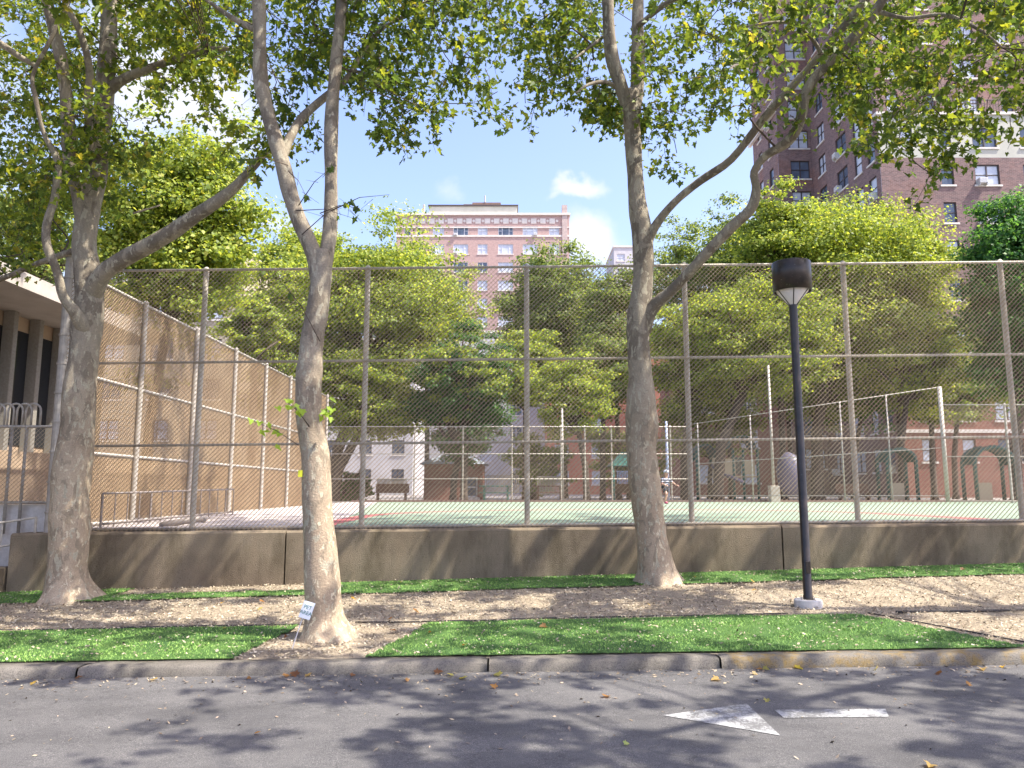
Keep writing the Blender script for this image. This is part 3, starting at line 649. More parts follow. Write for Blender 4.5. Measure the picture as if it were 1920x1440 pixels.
D3 = 11.0
T = PlaneTree(P(1235, 1097, D3), 'tall plane tree right of centre with two long sinuous limbs reaching right', 23)
T.limb([(1236, 1112, D3, 96), (1234, 1095, D3, 82), (1230, 1070, D3, 70), (1226, 1040, D3, 64), (1217, 970, D3, 55), (1209, 900, D3, 53), (1204, 840, D3, 54), (1205, 790, D3, 60), (1204, 750, D3, 56), (1201, 700, D3, 44), (1197, 640, D3, 40), (1198, 590, D3, 42), (1204, 540, D3, 38), (1206, 490, D3, 37), (1204, 440, D3, 38), (1197, 390, D3, 36), (1191, 330, D3, 32), (1187, 260, D3, 31), (1184, 210, D3, 34), (1188, 170, D3, 28)], flare=True)
T.limb([(1184, 225, D3, 26), (1167, 170, D3 - .1, 26), (1148, 110, D3 - .2, 25), (1141, 50, D3 - .3, 24), (1138, -20, D3 - .4, 23), (1120, -180, D3 - .6, 16), (1100, -380, D3 - .8, 6)])
T.limb([(1187, 225, D3, 26), (1195, 160, D3 + .05, 28), (1196, 90, D3 + .1, 25), (1196, 20, D3 + .1, 22), (1202, -100, D3 + .1, 18), (1215, -330, D3, 6)])
T.limb([(1210, 460, D3, 24), (1228, 425, D3 - .1, 17), (1262, 382, D3 - .3, 15), (1312, 340, D3 - .5, 15), (1372, 298, D3 - .8, 15), (1432, 222, D3 - 1, 16), (1480, 168, D3 - 1.2, 15), (1540, 100, D3 - 1.4, 15), (1592, 38, D3 - 1.6, 15), (1650, -30, D3 - 1.8, 13), (1760, -150, D3 - 2, 6)])
T.limb([(1205, 620, D3, 30), (1222, 578, D3 - .1, 24), (1262, 542, D3 - .3, 20), (1318, 482, D3 - .6, 20), (1372, 425, D3 - .8, 20), (1408, 392, D3 - .9, 20), (1418, 355, D3 - 1, 18), (1414, 322, D3 - 1.1, 16), (1436, 292, D3 - 1.2, 17), (1478, 264, D3 - 1.4, 20), (1500, 225, D3 - 1.5, 20), (1515, 165, D3 - 1.6, 20), (1560, 110, D3 - 1.7, 20), (1610, 60, D3 - 1.9, 19), (1655, 0, D3 - 2.1, 17), (1700, -100, D3 - 2.3, 10), (1740, -250, D3 - 2.4, 4)])
T.limb([(1541, 103, D3 - 1.5, 10), (1522, 72, D3 - 1.6, 8), (1490, 46, D3 - 1.7, 7), (1450, 42, D3 - 1.8, 6), (1400, 50, D3 - 1.8, 4)])
T.limb([(1640, 20, D3 - 2, 10), (1700, 34, D3 - 2.2, 8), (1770, 28, D3 - 2.4, 8), (1830, 52, D3 - 2.6, 7), (1880, 90, D3 - 2.7, 4)])
T.limb([(1168, 172, D3, 10), (1140, 155, D3 - .2, 9), (1105, 158, D3 - .4, 7), (1080, 175, D3 - .5, 4)])
T.limb([(1142, 60, D3, 8), (1110, 85, D3 - .2, 6), (1075, 112, D3 - .4, 4)])
T.limb([(1196, 50, D3, 12), (1260, 0, D3 - .3, 12), (1350, -30, D3 - .6, 9), (1430, -20, D3 - .8, 4)])

for args in [([(960, -60), (1140, -60), (1150, 100), (1160, 200), (1100, 190), (1040, 150), (1000, 190), (960, 200), (955, 150), (1010, 110), (950, 40)], 10.9, 13, 36),
             ([(1090, 150), (1170, 160), (1170, 240), (1120, 255)], 11, 12, 6),
             ([(1215, 190), (1290, 200), (1300, 260), (1265, 300), (1215, 260)], 10, 12, 6),
             ([(1200, -60), (1420, -60), (1400, 60), (1380, 150), (1330, 180), (1300, 120), (1210, 160)], 10.6, 13, 26),
             ([(1350, 60), (1410, 60), (1410, 180), (1380, 190), (1350, 130)], 8.2, 10, 3)]:
    T.foliage(*args, nspray=5, ls=.09, nl=16, spread=.42)
T.foliage([(1400, -60), (1990, -60), (1990, 110), (1700, 120), (1640, 200), (1580, 210), (1520, 60), (1420, 100)], 9.2, 12.5, 44, nspray=6, ls=.09)
T.foliage([(1560, 90), (1850, 90), (1830, 180), (1790, 250), (1700, 250), (1600, 200)], 8.6, 11, 12, nspray=5)
T.foliage([(1640, 200), (1720, 230), (1690, 270), (1650, 260)], 8.5, 9.4, 3, nspray=4, spread=.3)
T.foliage([(1750, 220), (1800, 230), (1800, 310), (1740, 330)], 8.5, 9.4, 4, nspray=3, spread=.25)
T.foliage([(1850, 60), (1990, 60), (1990, 180), (1870, 180)], 8, 10, 8, nspray=5)
T.foliage([(1430, 140), (1500, 150), (1500, 230), (1440, 210)], 9, 9.8, 2, nspray=3, spread=.25)
T.foliage([(1000, -640), (1990, -640), (1990, -60), (1000, -60)], 5.6, 11.5, 50, nspray=6, ls=.12, nl=14)
T.boxfol(1, 12, 12, 16, 12.3, 14.5, 46, nspray=6, ls=.14, nl=14, link=False)  # out-of-view foliage, joined to no limb, added to shade the near court
T.finish((.26, .27, .22, .14, .08, .03))

# tree just outside the frame to the right whose crown overhangs the road
T = PlaneTree(Vector((10.6, 8.3, .2)), 'plane tree whose crown hangs in at the top right corner', 31); T.newsk = []
T.t.tube([(10.6, 8.3, .1), (10.6, 8.3, .6), (10.5, 8.2, 2.5), (10.3, 8.0, 5), (10.0, 7.4, 8), (9.6, 7, 11)], [.34, .24, .2, .17, .12, .04], n=20, rough=.1)
for q in [((10.3, 8, 4.6), (8.8, 6, 6.6), (6.6, 4, 7.8), (4.4, 2.4, 8.2)), ((10.2, 7.9, 5.4), (9.6, 5, 7.5), (8.2, 1.8, 8.6)), ((10, 7.6, 7), (8, 7.0, 8.8), (5.6, 6.4, 9.8))]:
    pt = catmull(q, 4); T.t.tube([Vector(p) for p in pt], list(np.linspace(.11, .03, len(pt))), n=9, rough=.1); T.sk += [(Vector(p), .04) for p in pt]
T.boxfol(3.6, 9.4, -.4, 6.0, 7.4, 9.6, 92, nspray=6, ls=.13, nl=14)  # unseen foliage, thickened so that its shade covers the road
T.boxfol(5.5, 11, 5.5, 9.5, 8.6, 11.5, 26, nspray=6, ls=.13, nl=14)
T.boxfol(9.0, 14.5, 9.6, 11.6, 5.2, 9, 30, nspray=6, ls=.13, nl=14)  # unseen foliage put in to streak the wall with shade
T.boxfol(9.5, 13.5, 4, 8.5, 5.0, 8, 22, nspray=6, ls=.13, nl=14)
T.foliage([(1840, -100), (2100, -100), (2100, 210), (1900, 180)], 8, 10, 5, nspray=5)
T.finish()

# ------------------------------------------------------------------ chain link fences
def link_mesh(mb, p0, p1, zb0, zb1, H, pitch=.0718, r=.0024, off=None):
    rbase = r
    """two sets of straight diagonal wires; zb0/zb1 bottom heights at the ends"""
    p0 = Vector((p0[0], p0[1], 0)); p1 = Vector((p1[0], p1[1], 0)); Lh = (p1 - p0).length; d = (p1 - p0) / Lh; nrm = Vector((-d.y, d.x, 0))
    def pt(s_, z, o): q = p0 + d * s_ + nrm * o; return (q.x, q.y, zb0 + (zb1 - zb0) * s_ / Lh + z)
    for sg, o in ((1, rbase), (-1, -rbase)):
        r = rbase * (1.7 if sg > 0 else .8)
        c = -H if sg > 0 else 0
        end = Lh if sg > 0 else Lh + H
        while c < end:
            # s = c + sg*z
            zs = [0, H]
            if sg > 0: z0 = max(0, -c); z1 = min(H, Lh - c)
            else: z0 = max(0, c - Lh); z1 = min(H, c)
            if z1 - z0 > .02:
                n = max(1, int((z1 - z0) / .6)); prev = None
                for i in range(n + 1):
                    z = z0 + (z1 - z0) * i / n; s_ = c + sg * z; st = len(mb.v)
                    for (a, b_) in ((r, 0), (-r * .6, r * .9), (-r * .6, -r * .9)):
                        mb.v.append(pt(s_ - sg * b_ * .7, z + b_ * .7, o + a))
                    if prev is not None:
                        for k in range(3): k2 = (k + 1) % 3; mb.f.append((prev + k, prev + k2, st + k2, st + k))
                    prev = st
            c += pitch
def fence(name, label, group, path, base, H, rails, posts, pm, wm, pr=.035, rr=.02, r=.0024, pitch=.0718, cap=True, toph=0, offs=0):
    """path: list of (x, y); base(x, y): foot height; posts: list of (x, y, radius); rails: heights"""
    root = empty(name, (path[0][0], path[0][1], base(*path[0])), label, 'fence', group)
    for q in posts:
        x, y, pr_ = q[:3]; h = q[3] if len(q) > 3 else H + toph
        mb = MB(); z = base(x, y); mb.tube([(x, y, z - .05), (x, y, z + h)], pr_, n=14)
        mb.lathe([(pr_ * 1.12, 0), (pr_ * 1.12, .03), (pr_ * .5, .06), (.001, .065)], (x, y, z + h), 12)
        if pr_ > .06:
            for k in range(9): mb.lathe([(pr_, 0), (pr_ * 1.16, .004), (pr_ * 1.16, .03), (pr_, .034)], (x, y, z + .25 + k * h / 9.3), 14)
        mb.build('post', pm, root, smooth=False)
    for h in rails:
        mb = MB()
        for a, b_ in zip(path[:-1], path[1:]):
            mb.tube([(a[0], a[1], base(*a) + h), (b_[0], b_[1], base(*b_) + h)], rr, n=10)
        mb.build('rail', pm, root, smooth=True)
    mb = MB()
    for a, b_ in zip(path[:-1], path[1:]):
        d = (Vector(b_) - Vector(a)).normalized(); nn = Vector((-d.y, d.x)) * offs
        link_mesh(mb, Vector(a) + nn, Vector(b_) + nn, base(*a), base(*b_), H, pitch, r)
    mb.build('chain_link_mesh', wm, root)
    return root
wtop = lambda x, y: 1.015 + .010 * x
sp = 302 * YF / F * .985
px = [P(u, 740, YF).x for u in (372, 683, 988, 1291, 1597, 1900)]
XC = -7.1
posts = [(x, YF + .045, .042) for x in px] + [(px[-1] + 2.5, YF + .045, .042)]
HF = P(960, 500, YF).z - 1.02
hr = [.035, P(960, 828, YF).z - 1.02, P(960, 673, YF).z - 1.02, HF]
fence('chain_link_fence', 'tall weathered chain link fence standing on the brown retaining wall', None, [(XC, YF), (px[-1] + 2.6, YF)], wtop, HF, hr, posts, M['galv'], M['wire'], rr=.021, r=.0033, offs=-.05)
# side fence going back from the corner
cz = lambda x, y: 1.0
ys = [14.45, 16.9, 19.35, 21.8, 24.25, 26.7, 29.15]
fence('side_fence', 'long pale-posted chain link fence running back from the corner post', None, [(XC, YF), (XC, 29.2)], lambda x, y: .98 + .0 * x, HF + .02, [.04, 1.22, 2.5, HF + .02], [(XC, YF + .0, .085, HF + .18)] + [(XC + .05, y, .05) for y in ys], M['whitepost'], M['wire2'], rr=.03, r=.0060)
# fences beyond the court
DF = 34.6
fh = P(960, 800, DF).z - 1.02; hx = [P(u, 850, DF).x for u in (604, 684, 777, 868, 960, 1052, 1097, 1147, 1258, 1297)]
fence('far_fence', 'low chain link fence along the far edge of the court', None, [(hx[0], DF), (hx[-1], DF)], lambda x, y: 1.02, fh, [.03, P(960, 898, DF).z - 1.02, P(960, 851, DF).z - 1.02, fh], [(x, DF + .04, .035) for x in hx], M['galv'], M['wire'], rr=.02, r=.002, pitch=.09)
hl = [P(u, 850, DF).x for u in (455, 500, 560, 600)]
fence('far_fence', 'taller pale chain link backstop at the far left of the court', None, [(XC - 3, DF), (hl[-1], DF)], lambda x, y: 1.02, P(0, 740, DF).z - 1.02, [.03, 1.1, 2.7, P(0, 740, DF).z - 1.02], [(x, DF + .04, .05) for x in hl[:-1]] + [(hl[-1], DF, .06)], M['whitepost'], M['wire2'], rr=.03, r=.003, pitch=.09)
pa = (hx[-1] + .1, DF); pb = (17.4, 31.0); pq = lambda f: (pa[0] + (pb[0] - pa[0]) * f, pa[1] + (pb[1] - pa[1]) * f)
hq = lambda f: P(0, 795, DF).z - 1.25 + f * 1.2
root = empty('far_fence', (pa[0], pa[1], 1.2), 'chain link fence rising towards the thick end post beside the playground', 'fence')
mb = MB(); link_mesh(mb, pa, pb, 1.25, 1.25, 3.0, .09, .002); mb.build('chain_link_mesh', M['wire'], root)
for hh in (0.02, .45, 1.0):
    mb = MB(); mb.tube([(pa[0], pa[1], 1.25 + hh * hq(0)), (pb[0], pb[1], 1.25 + hh * hq(1))], .017, n=8); mb.build('rail', M['galv'], root, smooth=True)
for f in (.02, .25, .45, .62, .80, 1):
    q = pq(f); mb = MB(); mb.tube([(q[0], q[1], 1.1), (q[0], q[1], 1.27 + hq(f))], .085 if f == 1 else .03, n=12); mb.build('post', M['galv'], root, smooth=True)
fence('far_fence', 'chain link fence running right from the thick end post', None, [(17.5, 31), (27, 31)], lambda x, y: 1.1, 3.9, [.03, 1.8, 3.9], [(x, 31.04, .05) for x in (20, 22.5, 25, 27)], M['galv'], M['wire'], rr=.022, r=.002, pitch=.09)
# raised edging behind the court
mb = MB(); mb.box(-7.1, 24, 34.3, 34.5, .9, 1.12); tag(mb.build('court_edge', M['brick_brown']), kind='structure')

# ------------------------------------------------------------------ lamp post
DL = 9.3
b0 = P(1516, 1141, DL); lx, ly = b0.x, b0.y; lz = G(lx, ly)
lamp = empty('lamp_post', (lx, ly, lz), 'dark bronze park lamp with drum shade on a white round footing', 'lamp post')
ztop = P(1487, 493, DL).z; zsh = P(1487, 546, DL).z; zc = P(1487, 572, DL).z
mb = MB(); mb.lathe([(.155, -.1), (.16, .03), (.158, .07), (.15, .078), (.0, .08)], (lx, ly, lz), 40); mb.build('footing', M['whiteconc'], lamp, smooth=False)
mb = MB(); mb.lathe([(.056, .06), (.056, .12), (.05, .13), (.049, zc - lz)], (lx, ly, lz), 24); mb.lathe([(.049, zc - lz), (.02, zc - lz + .01), (.0, zc - lz + .01)], (lx, ly, lz), 24); mb.build('pole', M['bronze'], lamp, smooth=True)
for k in range(4):
    a = k * math.pi / 2 + .5; mb = MB(); bx_, by_ = lx + .098 * math.cos(a), ly + .098 * math.sin(a); mb.lathe([(.012, .078), (.012, .095), (.006, .098), (.006, .112), (0, .113)], (bx_, by_, lz), 6); mb.build('bolt', M['galv'], lamp)
mb = MB(); mb.lathe([(.075, .08), (.075, .086), (.057, .09)], (lx, ly, lz), 24); mb.build('base_plate', M['bronze'], lamp)
mb = MB(); mb.box(lx - .028, lx + .028, ly - .062, ly - .046, lz + .38, lz + .52); mb.build('access_door', M['bronze'], lamp, bevel=.004)
rs = .232
mb = MB(); mb.lathe([(rs - .012, zsh - lz + .01), (rs - .012, zsh - lz - .01), (rs, zsh - lz - .01), (rs + .002, ztop - lz - .01), (rs - .006, ztop - lz), (0, ztop - lz + .004)], (lx, ly, lz), 48); mb.lathe([(rs - .012, zsh - lz + .01), (rs - .012, ztop - lz - .02), (0, ztop - lz - .02)], (lx, ly, lz), 48)
sh = mb.build('lamp_shade', M['bronze'], lamp, smooth=True); 
mb = MB(); mb.lathe([(.045, zc - lz), (rs - .035, zsh - lz + .0), (rs - .035, zsh - lz + .03), (0, zsh - lz + .03)], (lx, ly, lz), 40); mb.build('lens', M['glass_lamp'], lamp, smooth=True)
for k in range(6):
    a = k * math.pi / 3 + .26; mb = MB(); c, s_ = math.cos(a), math.sin(a); mb.tube([(lx + .05 * c, ly + .05 * s_, zc), (lx + (rs - .028) * c, ly + (rs - .028) * s_, zsh + .005)], .0055, n=6); mb.build('strut', M['bronze'], lamp)

# ------------------------------------------------------------------ pet area sign
sg = empty('sign', (P(548, 1218, 7.5).x, 7.5, G(-2.1, 7.5)), 'small white PET AREA sign tilted on a thin stake beside the kerb tree', 'sign')
a = P(548, 1216, 7.5); b_ = P(570, 1150, 7.62)
mb = MB(); mb.tube([a, b_], .0055, n=8); mb.build('stake', M['whiteconc'], sg)
pc = P(575.5, 1144, 7.58); ux = Vector((.955, .05, -.29)).normalized(); uz = Vector((.29, .25, .93)); uz = (uz - ux * uz.dot(ux)).normalized(); uy = ux.cross(uz) * -1
Mx = Matrix(((ux.x, -uy.x, uz.x, pc.x), (ux.y, -uy.y, uz.y, pc.y), (ux.z, -uy.z, uz.z, pc.z), (0, 0, 0, 1)))
mb = MB(); mb.box(-.055, .055, -.002, .002, -.08, .08, Mx); M['signw'] = mat('white_sign_board', (.75, .77, .80), .5); mb.build('board', M['signw'], sg)
nf = -(ux.cross(uz)); nf = nf if nf.y < 0 else -nf
M['ink'] = mat('green_grey_ink', (.10, .22, .20), .6)
for txt, zz in (('PET', .025), ('AREA', -.028)):
    cu = bpy.data.curves.new('lettering', 'FONT'); cu.body = txt; cu.size = .048; cu.align_x = 'CENTER'; cu.align_y = 'CENTER'; cu.extrude = .0004; cu.offset = .0006
    o = bpy.data.objects.new('lettering', cu); C.objects.link(o); cu.materials.append(M['ink'])
    p = pc + uz * zz + nf * .0035
    zax = nf; o.matrix_world = Matrix(((ux.x, uz.x, zax.x, p.x), (ux.y, uz.y, zax.y, p.y), (ux.z, uz.z, zax.z, p.z), (0, 0, 0, 1)))
    dg = bpy.context.evaluated_depsgraph_get(); me = bpy.data.meshes.new_from_object(o.evaluated_get(dg)); mw = o.matrix_world.copy(); bpy.data.objects.remove(o); o = bpy.data.objects.new('lettering', me); C.objects.link(o); o.matrix_basis = mw; o.parent = sg; o.matrix_parent_inverse = Matrix.Translation(sg.location).inverted(); o.matrix_basis = mw

# garden edging strips
def edging(pts, label, r=.008):
    mb = MB(); pp = []
    for (x, y) in pts: pp.append((x, y, G(x, y) + .014 + .008 * noise.noise(Vector((x * 2, 0, 0)))))
    mb.tube(pp, r, n=8); tag(mb.build('garden_edging', M['black'], smooth=True), label, 'edging', 'black edging beside the front turf')
edging([(x, 8.87 + .012 * x + .02 * math.sin(x * 2)) for x in np.linspace(-1.75, 3.1, 26)], 'black edging line behind the front turf between kerb tree and lamp')
edging([(x, 8.86 + .012 * x + .015 * math.sin(x * 3)) for x in np.linspace(-7.5, -2.1, 26)], 'black edging line behind the front turf left of the kerb tree')
edging([(3.98, 8.86), (4.22, 8.5), (4.43, 8.2), (4.64, 7.85), (4.84, 7.5), (4.93, 7.33)], 'short slanting black edging at the right end of the turf')
edging([(x, 8.86 + .01 * math.sin(x * 2)) for x in np.linspace(4.3, 8, 14)], 'black edging lying on chips at the right edge of frame', .013)

# fallen leaves
lp = []; lcx = []
for _ in range(75):
    x = random.uniform(-6.5, 8); y = YK0 - .03 - abs(random.gauss(0, .12)) if random.random() < .45 else (random.uniform(4.2, 7) if random.random() < .35 else random.uniform(7.4, 11.6))
    z = road_z(x) + .012 if y < YK0 else G(x, y) + .04
    lp.append((x, y, z)); lcx.append(random.choice([(.42, .22, .08), (.50, .34, .12), (.25, .12, .06), (.55, .42, .22), (.45, .42, .14)]))
p = on_road(1172, 1398); lp.append((p.x, p.y, p.z + .01)); lcx.append((.5, .6, .2))
n = len(lp); o = leaves('fallen_leaves', M['leaf'], lp, np.stack([rng.normal(0, .35, n), rng.normal(0, .35, n), np.ones(n)], 1), rng.uniform(.035, .085, n), np.array(lcx), None); o['kind'] = 'stuff'

# ------------------------------------------------------------------ background trees
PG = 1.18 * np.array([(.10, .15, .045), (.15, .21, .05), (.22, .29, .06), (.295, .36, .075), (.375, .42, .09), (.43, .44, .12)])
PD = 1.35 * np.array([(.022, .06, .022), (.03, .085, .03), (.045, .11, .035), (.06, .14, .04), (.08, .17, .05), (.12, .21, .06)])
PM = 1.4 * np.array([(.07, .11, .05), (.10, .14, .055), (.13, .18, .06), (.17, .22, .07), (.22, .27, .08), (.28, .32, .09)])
def bgtree(name, label, uc, D, v0, v1, hw, pal, nleaf, size=.17, ncl=60, base=None, lean=0, seed=1, z0=1.0, droop=0, cat='tree', clr=(.06, .16), trunk_r=.16):
    nleaf = int(nleaf * 1.6); ncl = int(ncl * 3.2); r = np.random.default_rng(seed); top = P(uc, v0, D); bot = P(uc, v1, D); a = hw * D / F; cz_ = (top.z + bot.z) / 2; hz = (top.z - bot.z) / 2; cx = top.x
    bu = (P(base, 900, D).x if base is not None else cx)
    root = empty(name, (bu, D, z0), label, cat, 'trees beyond the court')
    cl_c = []; 
    while len(cl_c) < ncl:
        q = r.uniform(-1, 1, 3); l = np.linalg.norm(q)
        if l > 1 or l < .25: continue
        if q[2] < -.2 and abs(q[0]) > .85: continue
        cl_c.append(q)
    cl_c = np.array(cl_c); sc_ = np.array([a, a * .8, hz]) * .84; ctr = np.array([cx, D, cz_])
    cc = ctr + cl_c * sc_ * (1 + .17 * r.normal(0, 1, (ncl, 1))); rad = r.uniform(*clr, ncl) * (a + hz) / 2 * 1.7
    per = r.multinomial(nleaf, rad ** 2 / (rad ** 2).sum())
    pos = []; nr = []
    for c, rd, k in zip(cc, rad, per):
        d = r.normal(0, 1, (k, 3)); d /= np.linalg.norm(d, axis=1)[:, None]; rr = rd * r.uniform(0, 1, (k, 1)) ** .45
        # ragged edges: stretch along random twigs
        st = 1 + .35 * np.sin(d @ r.normal(0, 3, (3, 1)) + 1); p = c + d * rr * st * np.array([1.3, 1.2, .50]) 
        p[:, 2] -= droop * (rr[:, 0] ** 2)
        pos.append(p); nr.append(d * .55 + np.array([0, -.1, .55]) + r.normal(0, .45, (k, 3)))
    pos = np.concatenate(pos); nr = np.concatenate(nr)
    simple_leaves('crown', M['leaf_far'], pos, nr, size * .78 * r.uniform(.6, 1.35, len(pos)), leafcols(len(pos), r, (.12, .2, .25, .22, .14, .07), pal), root)
    mb = MB(); zf = max(z0 + 1.2, bot.z + .2 * hz)
    fk = Vector((cx * .6 + bu * .4, D, zf)); mb.tube([(bu, D, z0 - .1), (bu, D, z0 + .4), (bu * .9 + cx * .1, D, (z0 + zf) / 2), tuple(fk)], [trunk_r * 1.5, trunk_r * 1.05, trunk_r * .95, trunk_r * .8], n=10, rough=.1)
    for k in range(min(22, ncl)):
        c = Vector(cc[k]); m_ = fk.lerp(c, .5) + Vector((0, 0, .12 * (c - fk).length)) + Vector(r.normal(0, .25, 3)); pt = catmull([tuple(fk), tuple(m_), tuple(c)], 4)
        mb.tube([Vector(q) for q in pt], list(np.linspace(trunk_r * .5, trunk_r * .08, len(pt))), n=6, rough=.1)
    mb.build('trunk', M['darkbark'], root, smooth=True)
    return root
bgtree('tree', 'yellow-green tree filling the gap left of the V-forked trunk', 355, 21, 200, 660, 175, PG, 34000, .15, 80, 270, seed=1, z0=.95, trunk_r=.14)
bgtree('tree', 'thin-leaved tree behind the low building at the left edge', 60, 24, 330, 560, 130, PM, 9000, .15, 36, 120, seed=2, z0=.95)
bgtree('tree', 'broad sunlit yellow-green tree between the V-forked trunk and the pink tower', 700, 40, 425, 790, 200, PG, 50000, .2, 100, 625, seed=3, trunk_r=.3)
bgtree('tree', 'small sunlit tree low behind the V-forked trunk', 560, 38, 520, 820, 110, PG, 14000, .19, 40, 625, seed=33, trunk_r=.2)
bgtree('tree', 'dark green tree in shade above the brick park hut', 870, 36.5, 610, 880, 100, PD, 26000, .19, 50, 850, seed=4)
bgtree('tree', 'yellow-tipped small tree in front of the dark one above the hut', 880, 35.8, 640, 790, 95, PG, 7000, .17, 22, 870, seed=5)
bgtree('tree', 'round green tree overlapping the right end of the pink tower', 1040, 50, 460, 700, 125, PM, 30000, .21, 70, 1060, seed=6)
bgtree('tree', 'light green low tree left of the tall trunk near the red building', 1075, 37, 655, 830, 85, PG, 10000, .17, 36, 1100, seed=7)
bgtree('tree', 'feathery grey-green tree between the two sinuous limbs', 1290, 52, 385, 690, 110, PM, 20000, .2, 60, 1280, seed=8, clr=(.05, .12))
bgtree('tree', 'olive tree seen just behind the tall trunk', 1150, 45, 500, 740, 90, PM, 18000, .2, 46, 1160, seed=9)
bgtree('tree', 'largest sunlit yellow-green tree right of the lamp head', 1560, 42, 345, 720, 215, PG, 56000, .2, 110, 1530, seed=10, trunk_r=.3)
bgtree('tree', 'bright low tree in front of the plum brick tower behind the lamp pole', 1420, 38, 520, 760, 165, PG, 30000, .19, 66, 1345, seed=12, trunk_r=.26)
bgtree('tree', 'sunlit spreading tree right of the lamp pole above the green arches', 1700, 39, 560, 770, 110, PG, 14000, .19, 44, 1690, seed=14)
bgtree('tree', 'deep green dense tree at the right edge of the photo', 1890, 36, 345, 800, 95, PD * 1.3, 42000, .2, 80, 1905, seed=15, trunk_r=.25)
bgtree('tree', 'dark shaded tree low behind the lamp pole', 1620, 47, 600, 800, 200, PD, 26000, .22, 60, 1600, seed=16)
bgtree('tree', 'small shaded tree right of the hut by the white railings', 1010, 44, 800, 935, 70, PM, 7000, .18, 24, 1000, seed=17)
bgtree('tree', 'shaded bush left of the tall trunk by the playground gate', 1180, 46, 790, 925, 90, PM, 9000, .18, 26, 1180, seed=18)
bgtree('tree', 'dim leafy tree between the red building and the playground', 1330, 50, 690, 880, 110, PM, 14000, .2, 40, 1330, seed=19)
bgtree('tree', 'sunlit tree top showing through the V of the forked trunk', 560, 43, 405, 620, 120, PG, 16000, .19, 40, 560, seed=41, trunk_r=.2)
bgtree('tree', 'grey-green tree with airy top left of the leaning limb junction', 1375, 48, 370, 640, 95, PM, 14000, .2, 44, 1370, seed=42, clr=(.05, .12))
bgtree('tree', 'shaded tree against the foot of the plum brick tower', 1790, 48, 590, 800, 130, PM, 22000, .2, 50, 1790, seed=43)
bgtree('tree', 'sunlit tree behind the hut and dark tree', 800, 52, 470, 700, 110, PG, 16000, .2, 40, 800, seed=44)
bgtree('tree', 'yellow-green crown peaking left of the largest tree right of the lamp', 1455, 41, 350, 560, 80, PG, 12000, .2, 34, 1470, seed=51)
bgtree('tree', 'yellow-green crown stepping down towards the deep green tree', 1700, 41, 415, 640, 105, PG, 16000, .2, 40, 1690, seed=52)
bgtree('tree', 'dark-limbed tree spreading low in front of the white building', 700, 38, 640, 840, 130, PG, 15000, .19, 44, 628, seed=61, trunk_r=.24)
bgtree('tree', 'sunlit tree screening the pale block right of the dark tree', 985, 41, 600, 790, 90, PG, 14000, .19, 40, 985, seed=62)
bgtree('tree', 'sunlit mid-height tree between tall trunk and lamp post', 1290, 40, 560, 770, 110, PG, 17000, .19, 44, 1285, seed=63)
bgtree('tree', 'tree filling the gap beneath the round one by the pink tower', 1130, 43, 600, 800, 80, PM, 12000, .19, 36, 1130, seed=64)
bgtree('tree', 'olive foliage hanging low in front of the brown wing', 1530, 44, 640, 810, 110, PM, 13000, .19, 36, 1540, seed=71)
bgtree('tree', 'olive foliage hanging low beside the thick end post', 1740, 42, 660, 800, 90, PM, 10000, .19, 30, 1750, seed=72)
bgtree('hedge', 'dark clipped hedge behind the far fence left of the hut', 660, 40, 880, 945, 45, PD, 9000, .13, 22, 660, seed=20, cat='hedge')
bgtree('tree', 'leafy tree in front of the beige block behind the side fence', 480, 30, 560, 700, 75, PG, 9000, .17, 26, 470, seed=21)

# ------------------------------------------------------------------ buildings
wcache = {}
def window_obj(root, o3, ax, nrm, w, h, glass, framem, kind):
    """recessed window: pane, frame, sill; o3 = lower-left corner on the facade plane"""
    key = (round(w, 2), round(h, 2), kind, glass.name, framem.name)
    if key not in wcache:
        me = []
        g = MB(); g.box(0, w, .14, .17, 0, h); f = MB(); t_ = .07 if w < 1.6 else .08
        f.box(0, t_, .08, .139, 0, h); f.box(w - t_, w, .08, .139, 0, h); f.box(t_, w - t_, .08, .139, 0, t_); f.box(t_, w - t_, .08, .139, h - t_, h)
        xs = {1: [], 2: [w / 2], 3: [w * .27, w * .73]}[kind]; cuts = [t_] + xs + [w - t_]
        for x in xs: f.box(x - .045, x + .045, .08, .139, t_, h - t_)
        for i in range(len(cuts) - 1):
            if kind == 3 and i == 1: continue
            f.box(cuts[i] + (.045 if i else 0), cuts[i + 1] - (.045 if i < len(cuts) - 2 else 0), .085, .135, h * .5 - .03, h * .5 + .03)
        s = MB(); s.box(-.12, w + .12, -.08, .1, -.14, -.002)
        for nm, b_, m_ in (('window', g, glass), ('frame', f, framem), ('sill', s, M['stone'])):
            m2 = bpy.data.meshes.new(nm); m2.from_pydata(b_.v, [], b_.f); m2.materials.append(m_); me.append(m2)
        wcache[key] = me
    me = wcache[key]
    Mw = Matrix(((ax.x, -nrm.x, 0, o3.x), (ax.y, -nrm.y, 0, o3.y), (0, 0, 1, o3.z), (0, 0, 0, 1)))
    wo = bpy.data.objects.new('window', me[0]); C.objects.link(wo); wo.parent = root; wo.matrix_parent_inverse = Matrix.Translation(root.location).inverted(); wo.matrix_basis = Mw
    for nm, m2 in (('frame', me[1]), ('sill', me[2])):
        c = bpy.data.objects.new(nm, m2); C.objects.link(c); c.parent = wo
    return wo
acm = None
